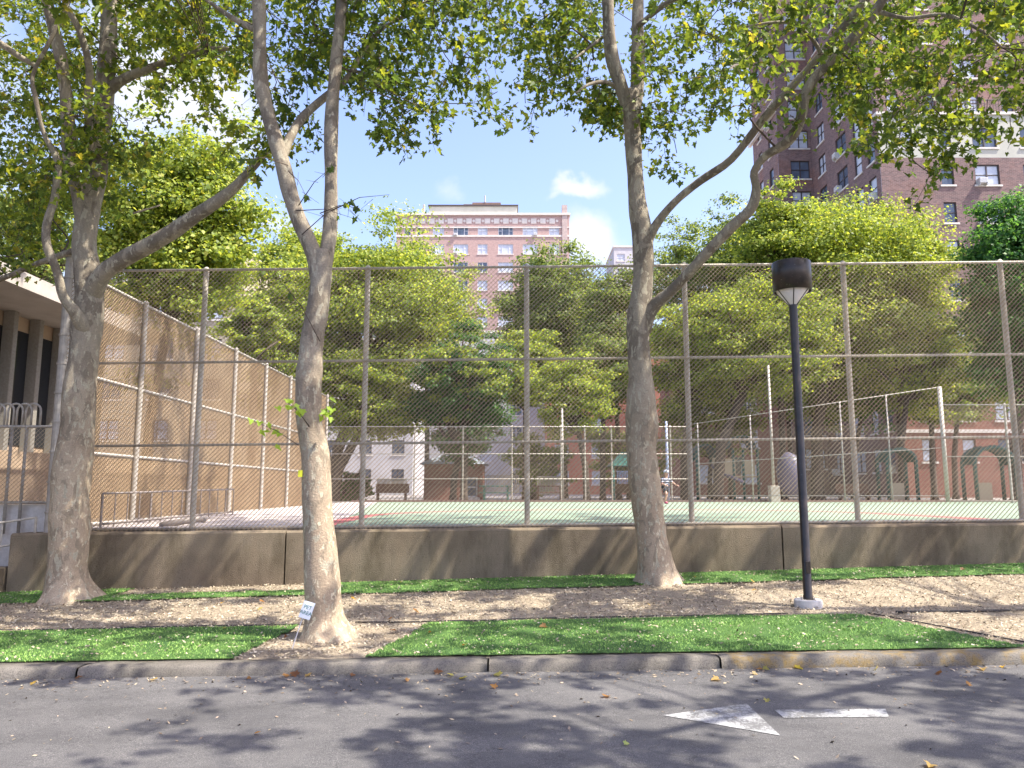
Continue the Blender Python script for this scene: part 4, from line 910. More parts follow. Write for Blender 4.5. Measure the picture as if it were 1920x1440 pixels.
def add_ac(wo, w):
    global acm
    if acm is None:
        b_ = MB(); b_.box(0, .62, -.40, .05, 0, .40)
        for i in range(5): b_.box(.04, .58, -.412, -.40, .05 + i * .07, .075 + i * .07)
        b_.box(.02, .06, -.36, .02, -.16, -.001); b_.box(.56, .60, -.36, .02, -.16, -.001)
        acm = bpy.data.meshes.new('air_conditioner'); acm.from_pydata(b_.v, [], b_.f); acm.materials.append(M['acwhite'])
    c = bpy.data.objects.new('air_conditioner', acm); C.objects.link(c); c.parent = wo; c.location = (random.choice((.08, max(.08, w - .72))), 0, .03)
def facade(root, org, ax, nrm, W, z0, z1, wins, mt, name='wall', glass=None, frame=None, pac=.2, bands=()):
    org = Vector((*org, 0)); ax = Vector((*ax, 0)); nrm = Vector((*nrm, 0)); mb = MB(); mb.uv = []
    xs = sorted(set([0, W] + [q for w_ in wins for q in (w_[0], w_[1])])); zs = sorted(set([z0, z1] + [q for w_ in wins for q in (w_[2], w_[3])]))
    def pt(x, z, d=0): return tuple(org + ax * x + Vector((0, 0, z)) - nrm * d)
    def q(ps, uv):
        n = len(mb.v); mb.v += ps; mb.f.append((n, n + 1, n + 2, n + 3)); mb.uv += uv
    for i in range(len(xs) - 1):
        xa, xb = xs[i], xs[i + 1]; run = None
        for j in range(len(zs) - 1):
            za, zb = zs[j], zs[j + 1]; mxx, mz = (xa + xb) / 2, (za + zb) / 2
            hole = any(w_[0] < mxx < w_[1] and w_[2] < mz < w_[3] for w_ in wins)
            if not hole: q([pt(xa, za), pt(xb, za), pt(xb, zb), pt(xa, zb)], [(xa, za), (xb, za), (xb, zb), (xa, zb)])
    for w_ in wins:
        a, b_, c, d = w_[:4]; e = .16
        q([pt(a, c), pt(a, d), pt(a, d, e), pt(a, c, e)], [(0, c), (0, d), (e, d), (e, c)]); q([pt(b_, d), pt(b_, c), pt(b_, c, e), pt(b_, d, e)], [(0, d), (0, c), (e, c), (e, d)])
        q([pt(a, d), pt(b_, d), pt(b_, d, e), pt(a, d, e)], [(a, 0), (b_, 0), (b_, e), (a, e)]); q([pt(b_, c), pt(a, c), pt(a, c, e), pt(b_, c, e)], [(b_, 0), (a, 0), (a, e), (b_, e)])
    mb.build(name, mt, root)
    for w_ in wins:
        g = glass or random.choice((M['glassA'], M['glassB'], M['glassB'])); k = w_[4]
        wo = window_obj(root, Vector(pt(w_[0], w_[2])), ax, nrm, w_[1] - w_[0], w_[3] - w_[2], g, frame or M['frame_dark'], k)
        if random.random() < pac and w_[1] - w_[0] > 1: add_ac(wo, w_[1] - w_[0])

# plum brick tower, right
tw = empty('apartment_building', (36, 62, 1), 'plum brick apartment tower with a white painted storey at upper right', 'building')
rows = [4.35 + 2.95 * k for k in range(0, 15)]
YM = 55.0; XL = 27.7
def wr(cols, rws, hh=1.6): return [(c - w_ / 2, c + w_ / 2, z - hh / 2, z + hh / 2, k) for z in rws for (c, w_, k) in cols]
colsM = [(2.1, .95, 1), (5.0, .95, 1), (8.0, 1.85, 2), (11.2, .95, 1), (14.4, 1.85, 2), (18, .95, 1), (21, 1.85, 2)]
zb0, zb1 = 26.35, 29.75
facade(tw, (XL, YM), (1, 0), (0, -1), 24, 11.4, zb0 - .002, wr(colsM[1:], [z for z in rows if 11.4 < z < 25.9]), M['brick_right'])
facade(tw, (XL, YM), (1, 0), (0, -1), 24, 1, 11.4, wr(colsM, [z for z in rows if z < 11.4]), M['brick_brown'], name='shade_toned_lower_wall')  # lower storeys in darker brown brick, standing in for tree shade
mb = MB(); mb.box(XL - .02, XL + 24, YM - .1, YM - .003, 5.6, 5.85); mb.box(XL - .02, XL + 24, YM - .1, YM - .003, 11.3, 11.5); mb.build('string_course', M['stone'], tw)
facade(tw, (XL, YM), (1, 0), (0, -1), 24, zb0, zb1, wr(colsM, [27.95]), M['cream'], name='painted_storey')
facade(tw, (XL, YM + 2.2), (1, 0), (0, -1), 24, zb1, 48, wr([(c + .3, w_, k) for c, w_, k in colsM], [31.9, 34.8, 37.75, 40.7, 43.6]), M['brick_right'])
mb = MB(); mb.box(XL - .1, XL + 24, YM - .12, YM + 2.4, zb1 + .002, zb1 + .22); mb.build('terrace_slab', M['stone'], tw)
mb = MB()
for i in range(110): mb.box(XL + .1 + i * .215, XL + .13 + i * .215, YM + .05, YM + .08, zb1 + .225, zb1 + 1.2)
mb.box(XL, XL + 24, YM + .03, YM + .1, zb1 + 1.2, zb1 + 1.27); mb.build('terrace_railing', M['frame_dark'], tw)
colsC = [(2.4, 1.2, 1), (6.3, 1.7, 2), (9.1, .7, 1), (11.5, 1.2, 1)]  # measured from back to front
facade(tw, (XL - .004, 67.5), (0, -1), (-1, 0), 12.5, 1, 48, wr([(2.2, 1.5, 2), (6.1, 2.0, 2), (9.0, 1.2, 1), (11.2, 1.2, 1)], [z - .6 for z in rows], 1.75), M['brick_right'], pac=.25)
facade(tw, (24.6, 67.5), (1, 0), (0, -1), 3.1, 1, 48, wr([(2.0, 1.75, 2)], [z - .1 for z in rows], 1.75), M['brick_right'], pac=.2)
facade(tw, (24.6 - .004, 74.4), (0, -1), (-1, 0), 6.9, 1, 48, wr([(2.1, 1.1, 1), (5.0, 1.1, 1)], [z - .1 for z in rows], 1.75), M['brick_right'])
mb = MB(); mb.box(24.3, 24.6 - .01, 67.4, 75, 36.4, 36.9); mb.box(24.3, 24.36, 67.4, 75, 37.6, 37.66)
for i in range(12): mb.box(24.3, 24.34, 67.5 + i * .6, 67.54 + i * .6, 36.9, 37.6)
mb.build('balcony', M['stone'], tw)
mb = MB(); mb.box(24.3, 52, 67.5, 80, 48, 48.6); mb.box(27.5, 52, YM + 2.1, 67.5, 48, 48.6); mb.build('roof', M['stone'], tw)

# pink brick tower with frieze, centre distance
YP = 127.0; x0 = P(742, 500, YP).x; x1 = P(1068, 500, YP).x; zt = P(900, 404, YP).z
pk = empty('apartment_building', ((x0 + x1) / 2, YP, 1), 'pink brick tower with a white panelled frieze seen above the trees at centre', 'building')
colp = [(P(u, 433, YP).x - x0, wp * YP / F, k) for (u, wp, k) in [(764, 13, 2), (785, 7, 1), (822, 22, 3), (864, 29, 3), (905, 19, 2), (948, 29, 3), (994, 29, 3), (1039, 20, 2)]]
rw = [P(900, v, YP).z for v in (433, 467, 501, 535, 569, 603, 637, 671, 705, 739, 773, 807, 841)]
facade(pk, (x0, YP), (1, 0), (0, -1), x1 - x0, 1, zt, wr(colp, rw, 1.75), M['brick_far'], frame=M['frame_pale'], glass=None, pac=.45)
facade(pk, (x1, YP), (0, 1), (1, 0), 16, 1, zt, [], M['brick_far']); facade(pk, (x0, YP + 16), (0, -1), (-1, 0), 16, 1, zt, [], M['brick_far'])
mb = MB(); mb.box(x0 - .2, x1 + .2, YP - .35, YP + 16.2, zt, zt + .35); mb.build('cornice', M['stone'], pk)
mb = MB(); zq = P(900, 443, YP).z; mb.box(x0 - .05, x1 + .05, YP - .12, YP - .003, zq - .12, zq + .18); zq2 = zt - 2.15; mb.box(x0 - .05, x1 + .05, YP - .12, YP - .003, zq2 - .1, zq2 + .1); mb.build('string_course', M['stone'], pk)
mb = MB(); n = 17
for i in range(n):
    xx = x0 + .8 + i * (x1 - x0 - 2.6) / n; mb.box(xx, xx + .95, YP - .06, YP - .002, zt - 1.45, zt - .55)
    c = Vector((xx + 1.3, YP, zt - 1.0)); Mr = Matrix.Translation(c) @ Matrix.Rotation(math.pi / 4, 4, 'Y'); mb.box(-.2, .2, -.06, -.002, -.2, .2, Mr)
mb.build('frieze', M['stone'], pk)
mb = MB(); xa, xb = P(800, 390, YP).x, P(970, 390, YP).x; zp = P(900, 387, YP + 4).z
facade(pk, (xa, YP + 4), (1, 0), (0, -1), xb - xa, zt, zp, [(q - .6, q + .6, zt + .25, zt + 1.15, 1) for q in (2, 5.2, 9.8, 13.2)], M['cream'], name='penthouse', frame=M['frame_pale'], pac=0)
mb = MB(); mb.box(xa - .2, xb + .2, YP + 3.8, YP + 14, zp, zp + .25); xc, xd = P(882, 380, YP).x, P(938, 380, YP).x; mb.build('penthouse_roof', M['frame_dark'], pk)
mb = MB(); mb.box(xc, xd, YP + 6, YP + 12, zp + .25, zp + 1.5); mb.box(xc - 1.5, xc + 2, YP + 5, YP + 6, zp + .25, zp + .8); mb.build('lift_tower', M['brick_brown'], pk)
mb = MB(); mb.tube([(P(907, 380, YP).x, YP + 6, zp + 1.5), (P(907, 380, YP).x, YP + 6, zp + 2.8)], .12, n=8); xx = P(799, 390, YP).x; mb.tube([(xx - .5, YP + 1, zt), (xx - .5, YP + 1, zt + 2.3)], .18, n=8); mb.build('vent_pipe', M['galv'], pk)
mb = MB(); xx = P(1058, 400, YP).x; mb.box(xx - .4, xx + .5, YP - .2, YP + 1, zt - 7, zt + 1.8); mb.build('chimney', M['brick_far'], pk)

def plain_block(name, label, u0, u1, vtop, D, mt, winw=1.3, gap=3.0, frame=None, depth=12, glass=None, hh=1.5, xoff=1.4, k=2, floor=3.0, zmin=1):
    xa = P(u0, 800, D).x; xb = P(u1, 800, D).x; zt_ = P(960, vtop, D).z
    b_ = empty(name, ((xa + xb) / 2, D, 1), label, 'building'); W = xb - xa; cols = []; q = xoff
    while q + winw / 2 < W - .4: cols.append((q, winw, k)); q += gap
    rws = []; z = 2.9
    while z + 1.4 < zt_: rws.append(z); z += floor
    facade(b_, (xa, D), (1, 0), (0, -1), W, zmin, zt_, wr(cols, rws, hh), mt, frame=frame, glass=glass, pac=.15)
    facade(b_, (xb, D), (0, 1), (1, 0), depth, zmin, zt_, [], mt, name='side_wall'); facade(b_, (xa, D + depth), (0, -1), (-1, 0), depth, zmin, zt_, [], mt, name='side_wall')
    mb = MB(); mb.box(xa - .15, xb + .15, D - .15, D + depth + .15, zt_, zt_ + .35); mb.build('roof', M['stone'], b_)
    return b_
plain_block('apartment_building', 'white brick building glimpsed low behind the V-forked trunk', 600, 775, 640, 80, M['whitebrick'], 1.3, 3.4, M['frame_dark'], glass=M['glassA'])
plain_block('apartment_building', 'beige apartment block behind the side fence at left', 165, 445, 470, 56, M['beigebrick'], 1.7, 3.6, M['frame_dark'], floor=3.0)
plain_block('apartment_building', 'bright orange-red brick building behind the tall trunk', 1030, 1330, 640, 88, M['brick_red'], 1.6, 4.2, M['frame_pale'], glass=M['glassB'])
plain_block('apartment_building', 'pale block seen in the gap between hut and red building', 775, 1030, 625, 100, M['whitebrick'], 1.6, 4.0, M['frame_pale'])
plain_block('apartment_building', 'low brown brick wing beside the lamp pole under the trees', 1290, 1475, 700, 66, M['brick_brown'], 1.6, 3.8, M['frame_pale'])
plain_block('apartment_building', 'pale distant block showing beside the upper trunk', 1157, 1200, 464, 150, M['whitebrick'], 1.6, 4.0, M['frame_pale'])
# hipped brick hut
DH = 39.0; xa, xb = P(795, 900, DH).x, P(905, 900, DH).x; ze = P(850, 870, DH).z
ht = empty('park_hut', ((xa + xb) / 2, DH, 1), 'small brown brick park hut with a grey hipped roof beyond the far fence', 'hut')
facade(ht, (xa, DH), (1, 0), (0, -1), xb - xa, 1, ze, [(1.9, 2.7, 1.2, 2.2, 1)], M['brick_brown'], frame=M['frame_pale'], glass=M['glassA'], pac=0)
facade(ht, (xb, DH), (0, 1), (1, 0), 3.2, 1, ze, [], M['brick_brown'], name='side_wall'); facade(ht, (xa, DH + 3.2), (0, -1), (-1, 0), 3.2, 1, ze, [], M['brick_brown'], name='side_wall')
mb = MB(); r0 = [(xa - .25, DH - .25, ze), (xb + .25, DH - .25, ze), (xb + .25, DH + 3.45, ze), (xa - .25, DH + 3.45, ze)]; zp = ze + .75; m0 = (xa + 1.3, DH + 1.6, zp); m1 = (xb - 1.3, DH + 1.6, zp)
mb.v += r0 + [m0, m1]; mb.f += [(0, 1, 5, 4), (1, 2, 5), (2, 3, 4, 5), (3, 0, 4), (3, 2, 1, 0)]; mb.build('roof', M['roofgrey'], ht)

# low modern building with deep eaves, left
XE, ZE = -9.85, 5.62
lb = empty('modern_building', (-11, 15, 1), 'low concrete building with deep flat eaves and vertical fins at the left edge', 'building')
mb = MB(); mb.box(-22, XE, 5, 21.3, ZE, ZE + .32); mb.box(-22, XE - .06, 5, 21.2, ZE + .32, ZE + .36); mb.build('roof', M['soffit'], lb)
mb = MB(); mb.box(-22, -11.55, 5, 21, .9, ZE - .002); mb.build('wall', M['tanwall'], lb)
mb = MB()
for i in range(16): mb.box(-11.549, -11.53, 6.1 + i * .95, 6.75 + i * .95, 2.6, ZE - .35)
mb.build('glazing', M['darkglass'], lb)
for i in range(17):
    y = 5.65 + i * .95; mb = MB(); mb.box(-11.53, -11.28, y, y + .15, 1, ZE - .003)
    for k in range(7): mb.box(-11.28, -11.27, y + .008 + k * .02, y + .018 + k * .02, 1, ZE - .01)
    mb.build('fin', M['fin'], lb)
# lower tan wall continuing behind the side fence
mb = MB(); mb.box(-9.4, -9.2, 13.2, 34, .9, 2.3); tag(mb.build('boundary_wall', M['tanwall']), 'tan rendered wall behind the side fence', 'wall')

# ------------------------------------------------------------------ entry corner, far left
eg = empty('hooped_fence', (-7.9, 12.4, 1), 'white fence panel with overlapping hoops beside the thick corner post', 'fence')
zr = P(0, 800, 12.4).z; zh = P(0, 757, 12.4).z
for i in range(7):
    xx = -8.75 + i * .145; pts = [(xx, 12.4, zr)]; hw = .12
    pts += [(xx + hw - hw * math.cos(a), 12.4, zh - hw + hw * math.sin(a)) for a in np.linspace(0, math.pi, 9)]; pts += [(xx + 2 * hw, 12.4, zr)]
    mb = MB(); mb.tube(pts, .017, n=8); mb.build('hoop', M['whitepost'], eg, smooth=True)
mb = MB(); mb.tube([(-9.5, 12.4, zr), (XC, 12.4, zr)], .024, n=8); mb.tube([(-9.5, 12.4, P(0, 942, 12.4).z), (XC, 12.4, P(0, 942, 12.4).z)], .022, n=8); mb.build('rail', M['whitepost'], eg, smooth=True)
for u in (18, 46): 
    mb = MB(); x = P(u, 860, 12.4).x; mb.tube([(x, 12.4, .9), (x, 12.4, zr)], .025, n=10); mb.build('post', M['whitepost'], eg, smooth=True)
mb = MB(); link_mesh(mb, (-9.5, 12.36), (XC, 12.36), P(0, 942, 12.4).z, P(0, 942, 12.4).z, zr - P(0, 942, 12.4).z, r=.003); mb.build('chain_link_mesh', M['wire'], eg)
mb = MB(); mb.box(-14, -7.3, 12.5, 12.75, 0, P(0, 946, 12.5).z); tag(mb.build('ramp_wall', M['whiteconc']), 'pale concrete ramp wall under the hooped fence', 'wall')
mb = MB(); mb.box(-14, -7.58, 11.5, 12.0, -.3, P(0, 1068, 11.5).z); tag(mb.build('low_wall', M['wall']), 'low stub of brown concrete left of the leftmost tree', 'wall')
def railing(label, a, b_, h, n, mt):
    a = Vector(a); b_ = Vector(b_); root = empty('railing', a, label, 'railing')
    for zz in (0.06, h): mb = MB(); mb.tube([a + Vector((0, 0, zz)), b_ + Vector((0, 0, zz))], .018, n=8); mb.build('rail', mt, root, smooth=True)
    for i in range(n): q = a.lerp(b_, i / (n - 1)); mb = MB(); mb.tube([q, q + Vector((0, 0, h))], .012 if i % 4 else .02, n=6); mb.build('post', mt, root)
M['railm'] = mat('dark_railing_metal', (.20, .17, .16), .5)
railing('thin dark ramp railing sloping up behind the leftmost trunk', (-6.7, 12.7, .98), (-6.1, 17.0, 1.05), .55, 14, M['railm'])
railing('thin metal ramp rail below the hooped fence', (-9.3, 11.9, .45), (-7.3, 11.95, .75), .42, 5, M['galv'])
# dark rubber hump on the court apron at left
mb = MB(); mb.tube([P(300, 985, 12.9), P(372, 973, 13.3), P(385, 976, 13.4)], [.05, .06, .04], n=10); tag(mb.build('rolled_mat', M['railm'], smooth=True), 'dark rolled mat lying inside the fence left of the kerb tree', 'mat')
mb = MB(); q = P(563, 888, D2 - .12); mb.box(q.x - .022, q.x + .022, q.y - .006, q.y + .006, q.z - .035, q.z + .035); tag(mb.build('tag_note', M['yellow']), 'small yellow tag stuck on the left side of the kerb tree', 'tag')

# ------------------------------------------------------------------ playground and park things beyond the court
def pole(name, label, u, D, v0, v1, r, mt, box=False, cat='pole'):
    q = P(u, 900, D); rt = empty(name, (q.x, D, 1), label, cat)
    mb = MB(); mb.tube([(q.x, D, 1), (q.x, D, P(u, v0, D).z)], [r, r * .7], n=10); mb.build('shaft', mt, rt, smooth=True)
    if box: mb = MB(); mb.box(q.x - .2, q.x + .2, D - .2, D + .2, 1, 1.75); mb.build('base_box', mt, rt, bevel=.02)
pole('light_pole', 'pale tall pole with a square base box left of the lamp post', 1450, 34, 685, 0, .07, M['galv'], True)
pole('light_pole', 'thin pale pole left of the tall trunk', 1055, 35, 765, 0, .07, M['whitepost'])
pole('light_pole', 'thin pale pole right behind the child', 1252, 35.4, 790, 0, .08, M['bluep'])
def canopy(root, x0, x1, y, z0, z1, arch=True, d=1.6, n=10):
    mb = MB()
    for i in range(n):
        a0, a1 = math.pi * i / n, math.pi * (i + 1) / n; cx = (x0 + x1) / 2; rx = (x1 - x0) / 2
        p = [(cx - rx * math.cos(a), z0 + (z1 - z0) * math.sin(a)) for a in (a0, a1)]
        for off in (0, -.06):
            mb.quad((p[0][0], y, p[0][1] + off), (p[1][0], y, p[1][1] + off), (p[1][0], y + d, p[1][1] + off), (p[0][0], y + d, p[0][1] + off))
        mb.quad((p[0][0], y, p[0][1]), (p[1][0], y, p[1][1]), (p[1][0], y, p[1][1] - .06), (p[0][0], y, p[0][1] - .06))
    mb.build('canopy', M['greenp'], root, smooth=False)
DP = 39.0
pl = empty('play_structure', (P(1370, 900, DP).x, DP, 1), 'green and beige play structure with curved roofs left of the lamp pole', 'playground')
X = lambda u: P(u, 850, DP).x
Zv = lambda v: P(960, v, DP).z
canopy(pl, X(1303), X(1345), DP, Zv(862), Zv(832)); canopy(pl, X(1372), X(1422), DP + .3, Zv(838), Zv(815))
for u in (1306, 1342, 1374, 1393, 1420): mb = MB(); mb.tube([(X(u), DP, 1), (X(u), DP, Zv(840))], .07, n=8); mb.build('post', M['greenp'], pl, smooth=True)
for (ua, ub, va, vb) in ((1335, 1345, 858, 900), (1358, 1378, 860, 890), (1394, 1414, 864, 890)): mb = MB(); mb.box(X(ua), X(ub), DP - .03, DP + .03, Zv(vb), Zv(va)); mb.build('panel', M['beige'], pl)
mb = MB()
for i in range(8): mb.box(X(1378 + i * 2), X(1378.8 + i * 2), DP - .02, DP + .02, Zv(890), Zv(860))
mb.box(X(1376), X(1396), DP - .03, DP + .03, Zv(860), Zv(858)); mb.build('guard_bars', M['greenp'], pl)
mb = MB(); mb.box(X(1335), X(1422), DP, DP + 1.6, Zv(895), Zv(892)); mb.build('platform', M['beige'], pl)
mb = MB(); mb.tube([(X(1332), DP - .2, Zv(872)), (X(1345), DP - .6, Zv(890)), (X(1360), DP - 1, Zv(895)), (X(1376), DP - 1.4, Zv(905))], .09, n=8); mb.build('slide', M['slide'], pl, smooth=True)
ps = empty('tube_slide', (P(1482, 900, 38).x, 38, 1), 'big grey-violet bulging slide hood just left of the lamp pole', 'slide')
mb = MB(); q = P(1484, 900, 38).x; mb.tube([(q, 38, 1.2), (q, 38, 1.8), (q - .05, 38, 2.6), (q - .1, 38, 3.1), (q - .2, 38, 3.4)], [.35, .62, .66, .5, .12], n=18); mb.build('hood', M['slide'], ps, smooth=True)
for (label, ua, ub, va, D_) in (('green arched climbing tunnel right of the lamp pole', 1662, 1716, 842, 37), ('wide green arch with a climber near the right edge', 1826, 1902, 838, 35.5)):
    rt = empty('climbing_arch', (P((ua + ub) / 2, 900, D_).x, D_, 1), label, 'playground', 'green arches in the playground'); xa, xb = P(ua, 850, D_).x, P(ub, 850, D_).x; zt_ = P(960, va, D_).z; rr = (xb - xa) / 2
    for off in (0, 1.0):
        pts = [(xa, D_ + off, 1)] + [((xa + xb) / 2 - rr * math.cos(a), D_ + off, zt_ - rr * .8 + rr * .8 * math.sin(a)) for a in np.linspace(0, math.pi, 11)] + [(xb, D_ + off, 1)]
        mb = MB(); mb.tube(pts, .09, n=8); mb.build('arch', M['greenp'], rt, smooth=True)
    canopy(rt, xa, xb, D_ + .05, zt_ - rr * .8, zt_ + .02, d=.9)
    mb = MB(); mb.box(xa + .2, xa + .9, D_ + .3, D_ + .34, 1.1, 1.9); mb.build('panel', M['beige'], rt)
gc = empty('gate_canopy', (P(1165, 900, 36).x, 36, 1), 'teal peaked canopy over the gate just left of the tall trunk', 'canopy')
mb = MB(); xa, xb = P(1146, 850, 36).x, P(1222, 850, 36).x; z0_, z1_ = P(0, 873, 36).z, P(0, 846, 36).z
mb.v += [(xa, 36, z0_), (xb, 36, z0_), (xb, 38, z0_), (xa, 38, z0_), ((xa + xb) / 2 - .4, 37, z1_), ((xa + xb) / 2 + .4, 37, z1_)]; mb.f += [(0, 1, 5, 4), (1, 2, 5), (2, 3, 4, 5), (3, 0, 4), (0, 3, 2, 1)]; mb.build('roof', M['greenp'], gc)
for xx in (xa + .1, xb - .1): mb = MB(); mb.tube([(xx, 36.1, 1), (xx, 36.1, z0_)], .06, n=8); mb.build('post', M['greenp'], gc, smooth=True)
def picket(label, u0, u1, D_, va, vb, n, mt):
    rt = empty('picket_railing', (P(u0, 900, D_).x, D_, 1), label, 'railing'); xa, xb = P(u0, 900, D_).x, P(u1, 900, D_).x; z1_ = P(960, va, D_).z; z0_ = P(960, vb, D_).z
    for i in range(n): x = xa + (xb - xa) * i / (n - 1); mb = MB(); mb.box(x - .025, x + .025, D_ - .02, D_ + .02, z0_, z1_); mb.build('picket', mt, rt)
    mb = MB(); mb.box(xa - .05, xb + .05, D_ - .03, D_ + .03, z1_, z1_ + .06); mb.box(xa - .05, xb + .05, D_ - .03, D_ + .03, z0_ - .06, z0_); mb.build('rail', mt, rt)
picket('pale railing in front of the white building left of the hut', 708, 762, 41, 899, 920, 22, M['whitepost'])
picket('white railing between the hut and the near fence post', 912, 972, 42, 893, 922, 18, M['whitepost'])
picket('white railing between the near fence post and the thin pole', 1008, 1052, 42, 895, 925, 16, M['whitepost'])
picket('pale blue railing under the teal canopy', 1158, 1204, 40, 885, 922, 16, M['bluep'])
# park benches and tables
def bench(u, D_, label, mt, table=False):
    q = P(u, 900, D_); rt = empty('picnic_table' if table else 'park_bench', (q.x, D_, 1), label, 'table' if table else 'bench', 'picnic tables beyond the far fence' if table else 'benches beyond the far fence')
    def part(nm, *b_): mb = MB(); mb.box(*b_); o = mb.build(nm, mt, rt, bevel=.01); return o
    x = q.x
    if table:
        part('tabletop', x - .8, x + .8, D_ - .35, D_ + .35, 1.72, 1.77); part('leg', x - .6, x - .5, D_ - .3, D_ + .3, 1, 1.718); part('leg', x + .5, x + .6, D_ - .3, D_ + .3, 1, 1.718)
        part('seat', x - .8, x + .8, D_ - .75, D_ - .5, 1.42, 1.46); part('brace', x - .58, x - .52, D_ - .7, D_ - .31, 1.34, 1.4); part('brace', x + .52, x + .58, D_ - .7, D_ - .31, 1.34, 1.4)
    else:
        part('seat', x - .8, x + .8, D_ - .25, D_ + .2, 1.42, 1.46); part('backrest', x - .8, x + .8, D_ + .21, D_ + .25, 1.46, 1.86); part('leg', x - .7, x - .62, D_ - .2, D_ + .2, 1, 1.418); part('leg', x + .62, x + .7, D_ - .2, D_ + .2, 1, 1.418)
M['benchm'] = mat('bench_timber', (.14, .07, .045), .7); M['benchg'] = mat('green_bench', (.03, .14, .11), .6)
bench(735, 37, 'dark bench left of the hut', M['benchm']); bench(930, 36.6, 'green picnic table right of the hut', M['benchg'], True); bench(1030, 37.2, 'dark picnic table left of the tall trunk', M['benchm'], True)
bench(1175, 37.4, 'dark bench under the teal canopy', M['benchm']); bench(1600, 37.6, 'dark bench right of the lamp pole', M['benchm'])

# ------------------------------------------------------------------ child walking on the court
def skin(name, verts, edges, radii, mt, parent, root_i=0, sub=2):
    me = bpy.data.meshes.new(name); me.from_pydata([tuple(v) for v in verts], edges, []); me.materials.append(mt); o = bpy.data.objects.new(name, me); C.objects.link(o)
    md = o.modifiers.new('skin', 'SKIN')
    if not me.skin_vertices: 
        bm_ = bmesh.new(); bm_.from_mesh(me); bm_.verts.layers.skin.verify(); bm_.to_mesh(me); bm_.free()
    for i, r in enumerate(radii): me.skin_vertices[0].data[i].radius = (r, r) if not hasattr(r, '__len__') else r
    me.skin_vertices[0].data[root_i].use_root = True
    s = o.modifiers.new('sub', 'SUBSURF'); s.levels = sub; s.render_levels = sub; o.parent = parent; return o
cq = P(1248, 943, 30.0)
ch = empty('person', (cq.x, 30.0, court_z(cq.x, 30)), 'child in a patterned helmet, striped shirt and pink shoes stepping across the court', 'person', rz=.5)
ch.scale = (1.03, 1.03, 1.03)
J = dict(pel=(0, 0, .62), sp=(0, -.01, .74), chest=(.01, -.03, .88), neck=(.02, -.04, .99), head=(.03, -.06, 1.10), crown=(.03, -.05, 1.19),
         lh=(-.07, 0, .60), lk=(-.08, -.16, .36), la=(-.07, -.05, .10), lt=(-.07, -.17, .045), rh=(.07, 0, .60), rk=(.08, .02, .33), ra=(.08, .12, .09), rt=(.08, .02, .035),
         ls=(-.13, -.02, .93), le=(-.22, -.08, .76), lw=(-.20, -.26, .70), rs=(.15, -.03, .93), re=(.27, -.10, .80), rw=(.36, -.22, .70), lp=(-.19, -.31, .69), rp=(.39, -.26, .68))
rad = dict(pel=.085, sp=.085, chest=.09, neck=.04, head=.078, crown=.06, lh=.07, lk=.047, la=.03, lt=.028, rh=.07, rk=.047, ra=.03, rt=.028, ls=.045, le=.033, lw=.024, rs=.045, re=.033, rw=.024, lp=.026, rp=.026)
E = [('pel', 'sp'), ('sp', 'chest'), ('chest', 'neck'), ('neck', 'head'), ('head', 'crown'), ('pel', 'lh'), ('lh', 'lk'), ('lk', 'la'), ('la', 'lt'), ('pel', 'rh'), ('rh', 'rk'), ('rk', 'ra'), ('ra', 'rt'), ('chest', 'ls'), ('ls', 'le'), ('le', 'lw'), ('lw', 'lp'), ('chest', 'rs'), ('rs', 're'), ('re', 'rw'), ('rw', 'rp')]
J = {k: Vector(v) for k, v in J.items()}
# fingers
for sd, wr_, pm in (('l', 'lw', 'lp'), ('r', 'rw', 'rp')):
    d = (J[pm] - J[wr_]).normalized(); side = d.cross(Vector((0, 0, 1))).normalized()
    for i, (o_, l_) in enumerate(((-.02, .05), (-.007, .058), (.007, .055), (.02, .045))):
        a_ = f'{sd}f{i}a'; b__ = f'{sd}f{i}b'; J[a_] = J[pm] + side * o_ + d * .03; J[b__] = J[a_] + d * l_ * .6 + Vector((0, 0, -.025)); rad[a_] = .008; rad[b__] = .007; E += [(pm, a_), (a_, b__)]
    t_ = f'{sd}th'; J[t_] = J[wr_].lerp(J[pm], .5) + side * .04 + d * .02 + Vector((0, 0, -.01)); rad[t_] = .009; E.append((wr_, t_))
ks = list(J); 
skin('body', [J[k] for k in ks], [(ks.index(a), ks.index(b)) for a, b in E], [rad[k] for k in ks], M['skin'], ch)
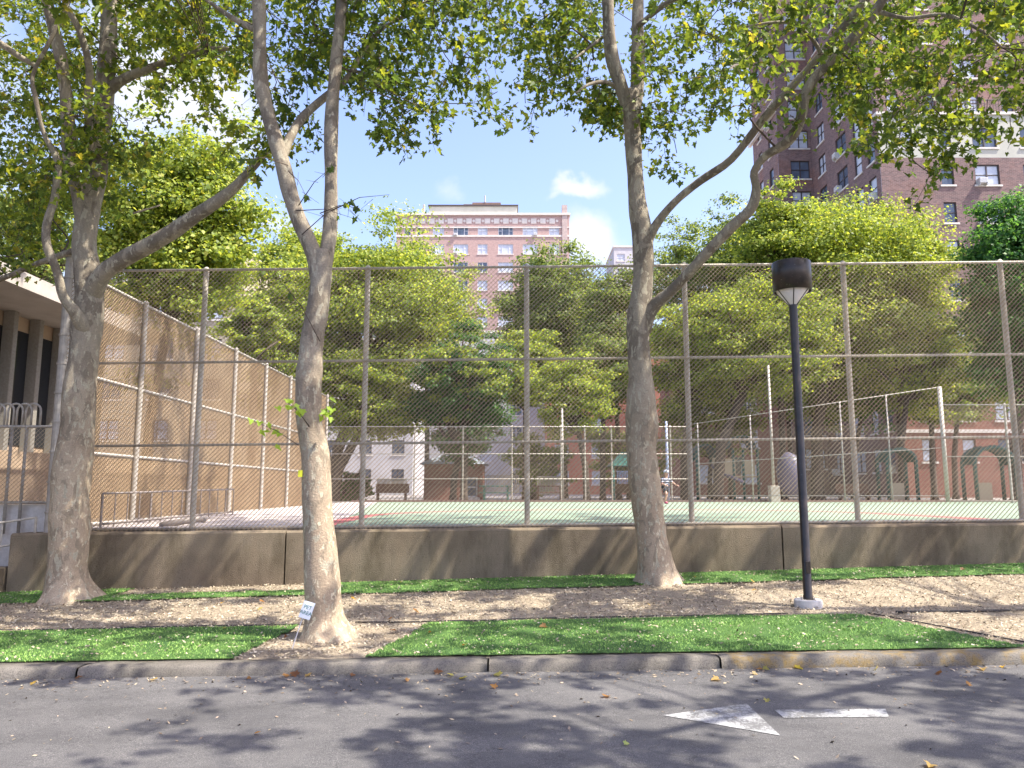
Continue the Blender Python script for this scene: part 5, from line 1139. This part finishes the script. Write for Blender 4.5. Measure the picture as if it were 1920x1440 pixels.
def sub_skin(nm, keys, edges, rr, mt): skin(nm, [J[k] for k in keys], [(keys.index(a), keys.index(b)) for a, b in edges], rr, mt, ch)
sub_skin('shirt', ['pel', 'sp', 'chest', 'ls', 'le', 'rs', 're'], [('pel', 'sp'), ('sp', 'chest'), ('chest', 'ls'), ('ls', 'le'), ('chest', 'rs'), ('rs', 're')], [.115, .115, .118, .07, .052, .07, .052], M['stripe'])
J['lk2'] = J['lh'].lerp(J['lk'], .75); J['rk2'] = J['rh'].lerp(J['rk'], .75)
sub_skin('shorts', ['pel', 'lh', 'lk2', 'rh', 'rk2'], [('pel', 'lh'), ('lh', 'lk2'), ('pel', 'rh'), ('rh', 'rk2')], [.10, .088, .075, .088, .075], M['navy'])
for a_, b__ in (('la', 'lt'), ('ra', 'rt')):
    q1, q2 = J[a_] + Vector((0, .03, -.05)), J[b__] + Vector((0, -.02, -.0)); skin('shoe', [q1, q1.lerp(q2, .5), q2], [(0, 1), (1, 2)], [.04, .042, .034], M['pink'], ch)
bm_ = bmesh.new(); bmesh.ops.create_uvsphere(bm_, u_segments=20, v_segments=12, radius=1)
for v in bm_.verts:
    v.co = Vector((v.co.x * .105, v.co.y * .125, max(v.co.z, -.12) * .105)) + Vector((.03, -.045, 1.175))
me = bpy.data.meshes.new('helmet'); bm_.to_mesh(me); bm_.free(); me.materials.append(M['helmet']); me.shade_smooth(); o = bpy.data.objects.new('helmet', me); C.objects.link(o); o.parent = ch
M['eye'] = mat('dark_eye', (.02, .015, .01), .3)
hd = J['head']
for sx in (-.028, .028):
    mb = MB(); mb.lathe([(0, -.009), (.009, -.003), (.009, .003), (0, .009)], (hd.x + sx, hd.y - .082, hd.z + .01), 8); mb.build('eye', M['eye'], ch, keep=False)
mb = MB(); mb.box(hd.x - .010, hd.x + .010, hd.y - .102, hd.y - .07, hd.z - .025, hd.z + .008, top=.4); mb.build('nose', M['skin'], ch, keep=False)
mb = MB(); mb.box(hd.x - .022, hd.x + .022, hd.y - .084, hd.y - .07, hd.z - .045, hd.z - .037); mb.build('mouth', M['red'], ch, keep=False)
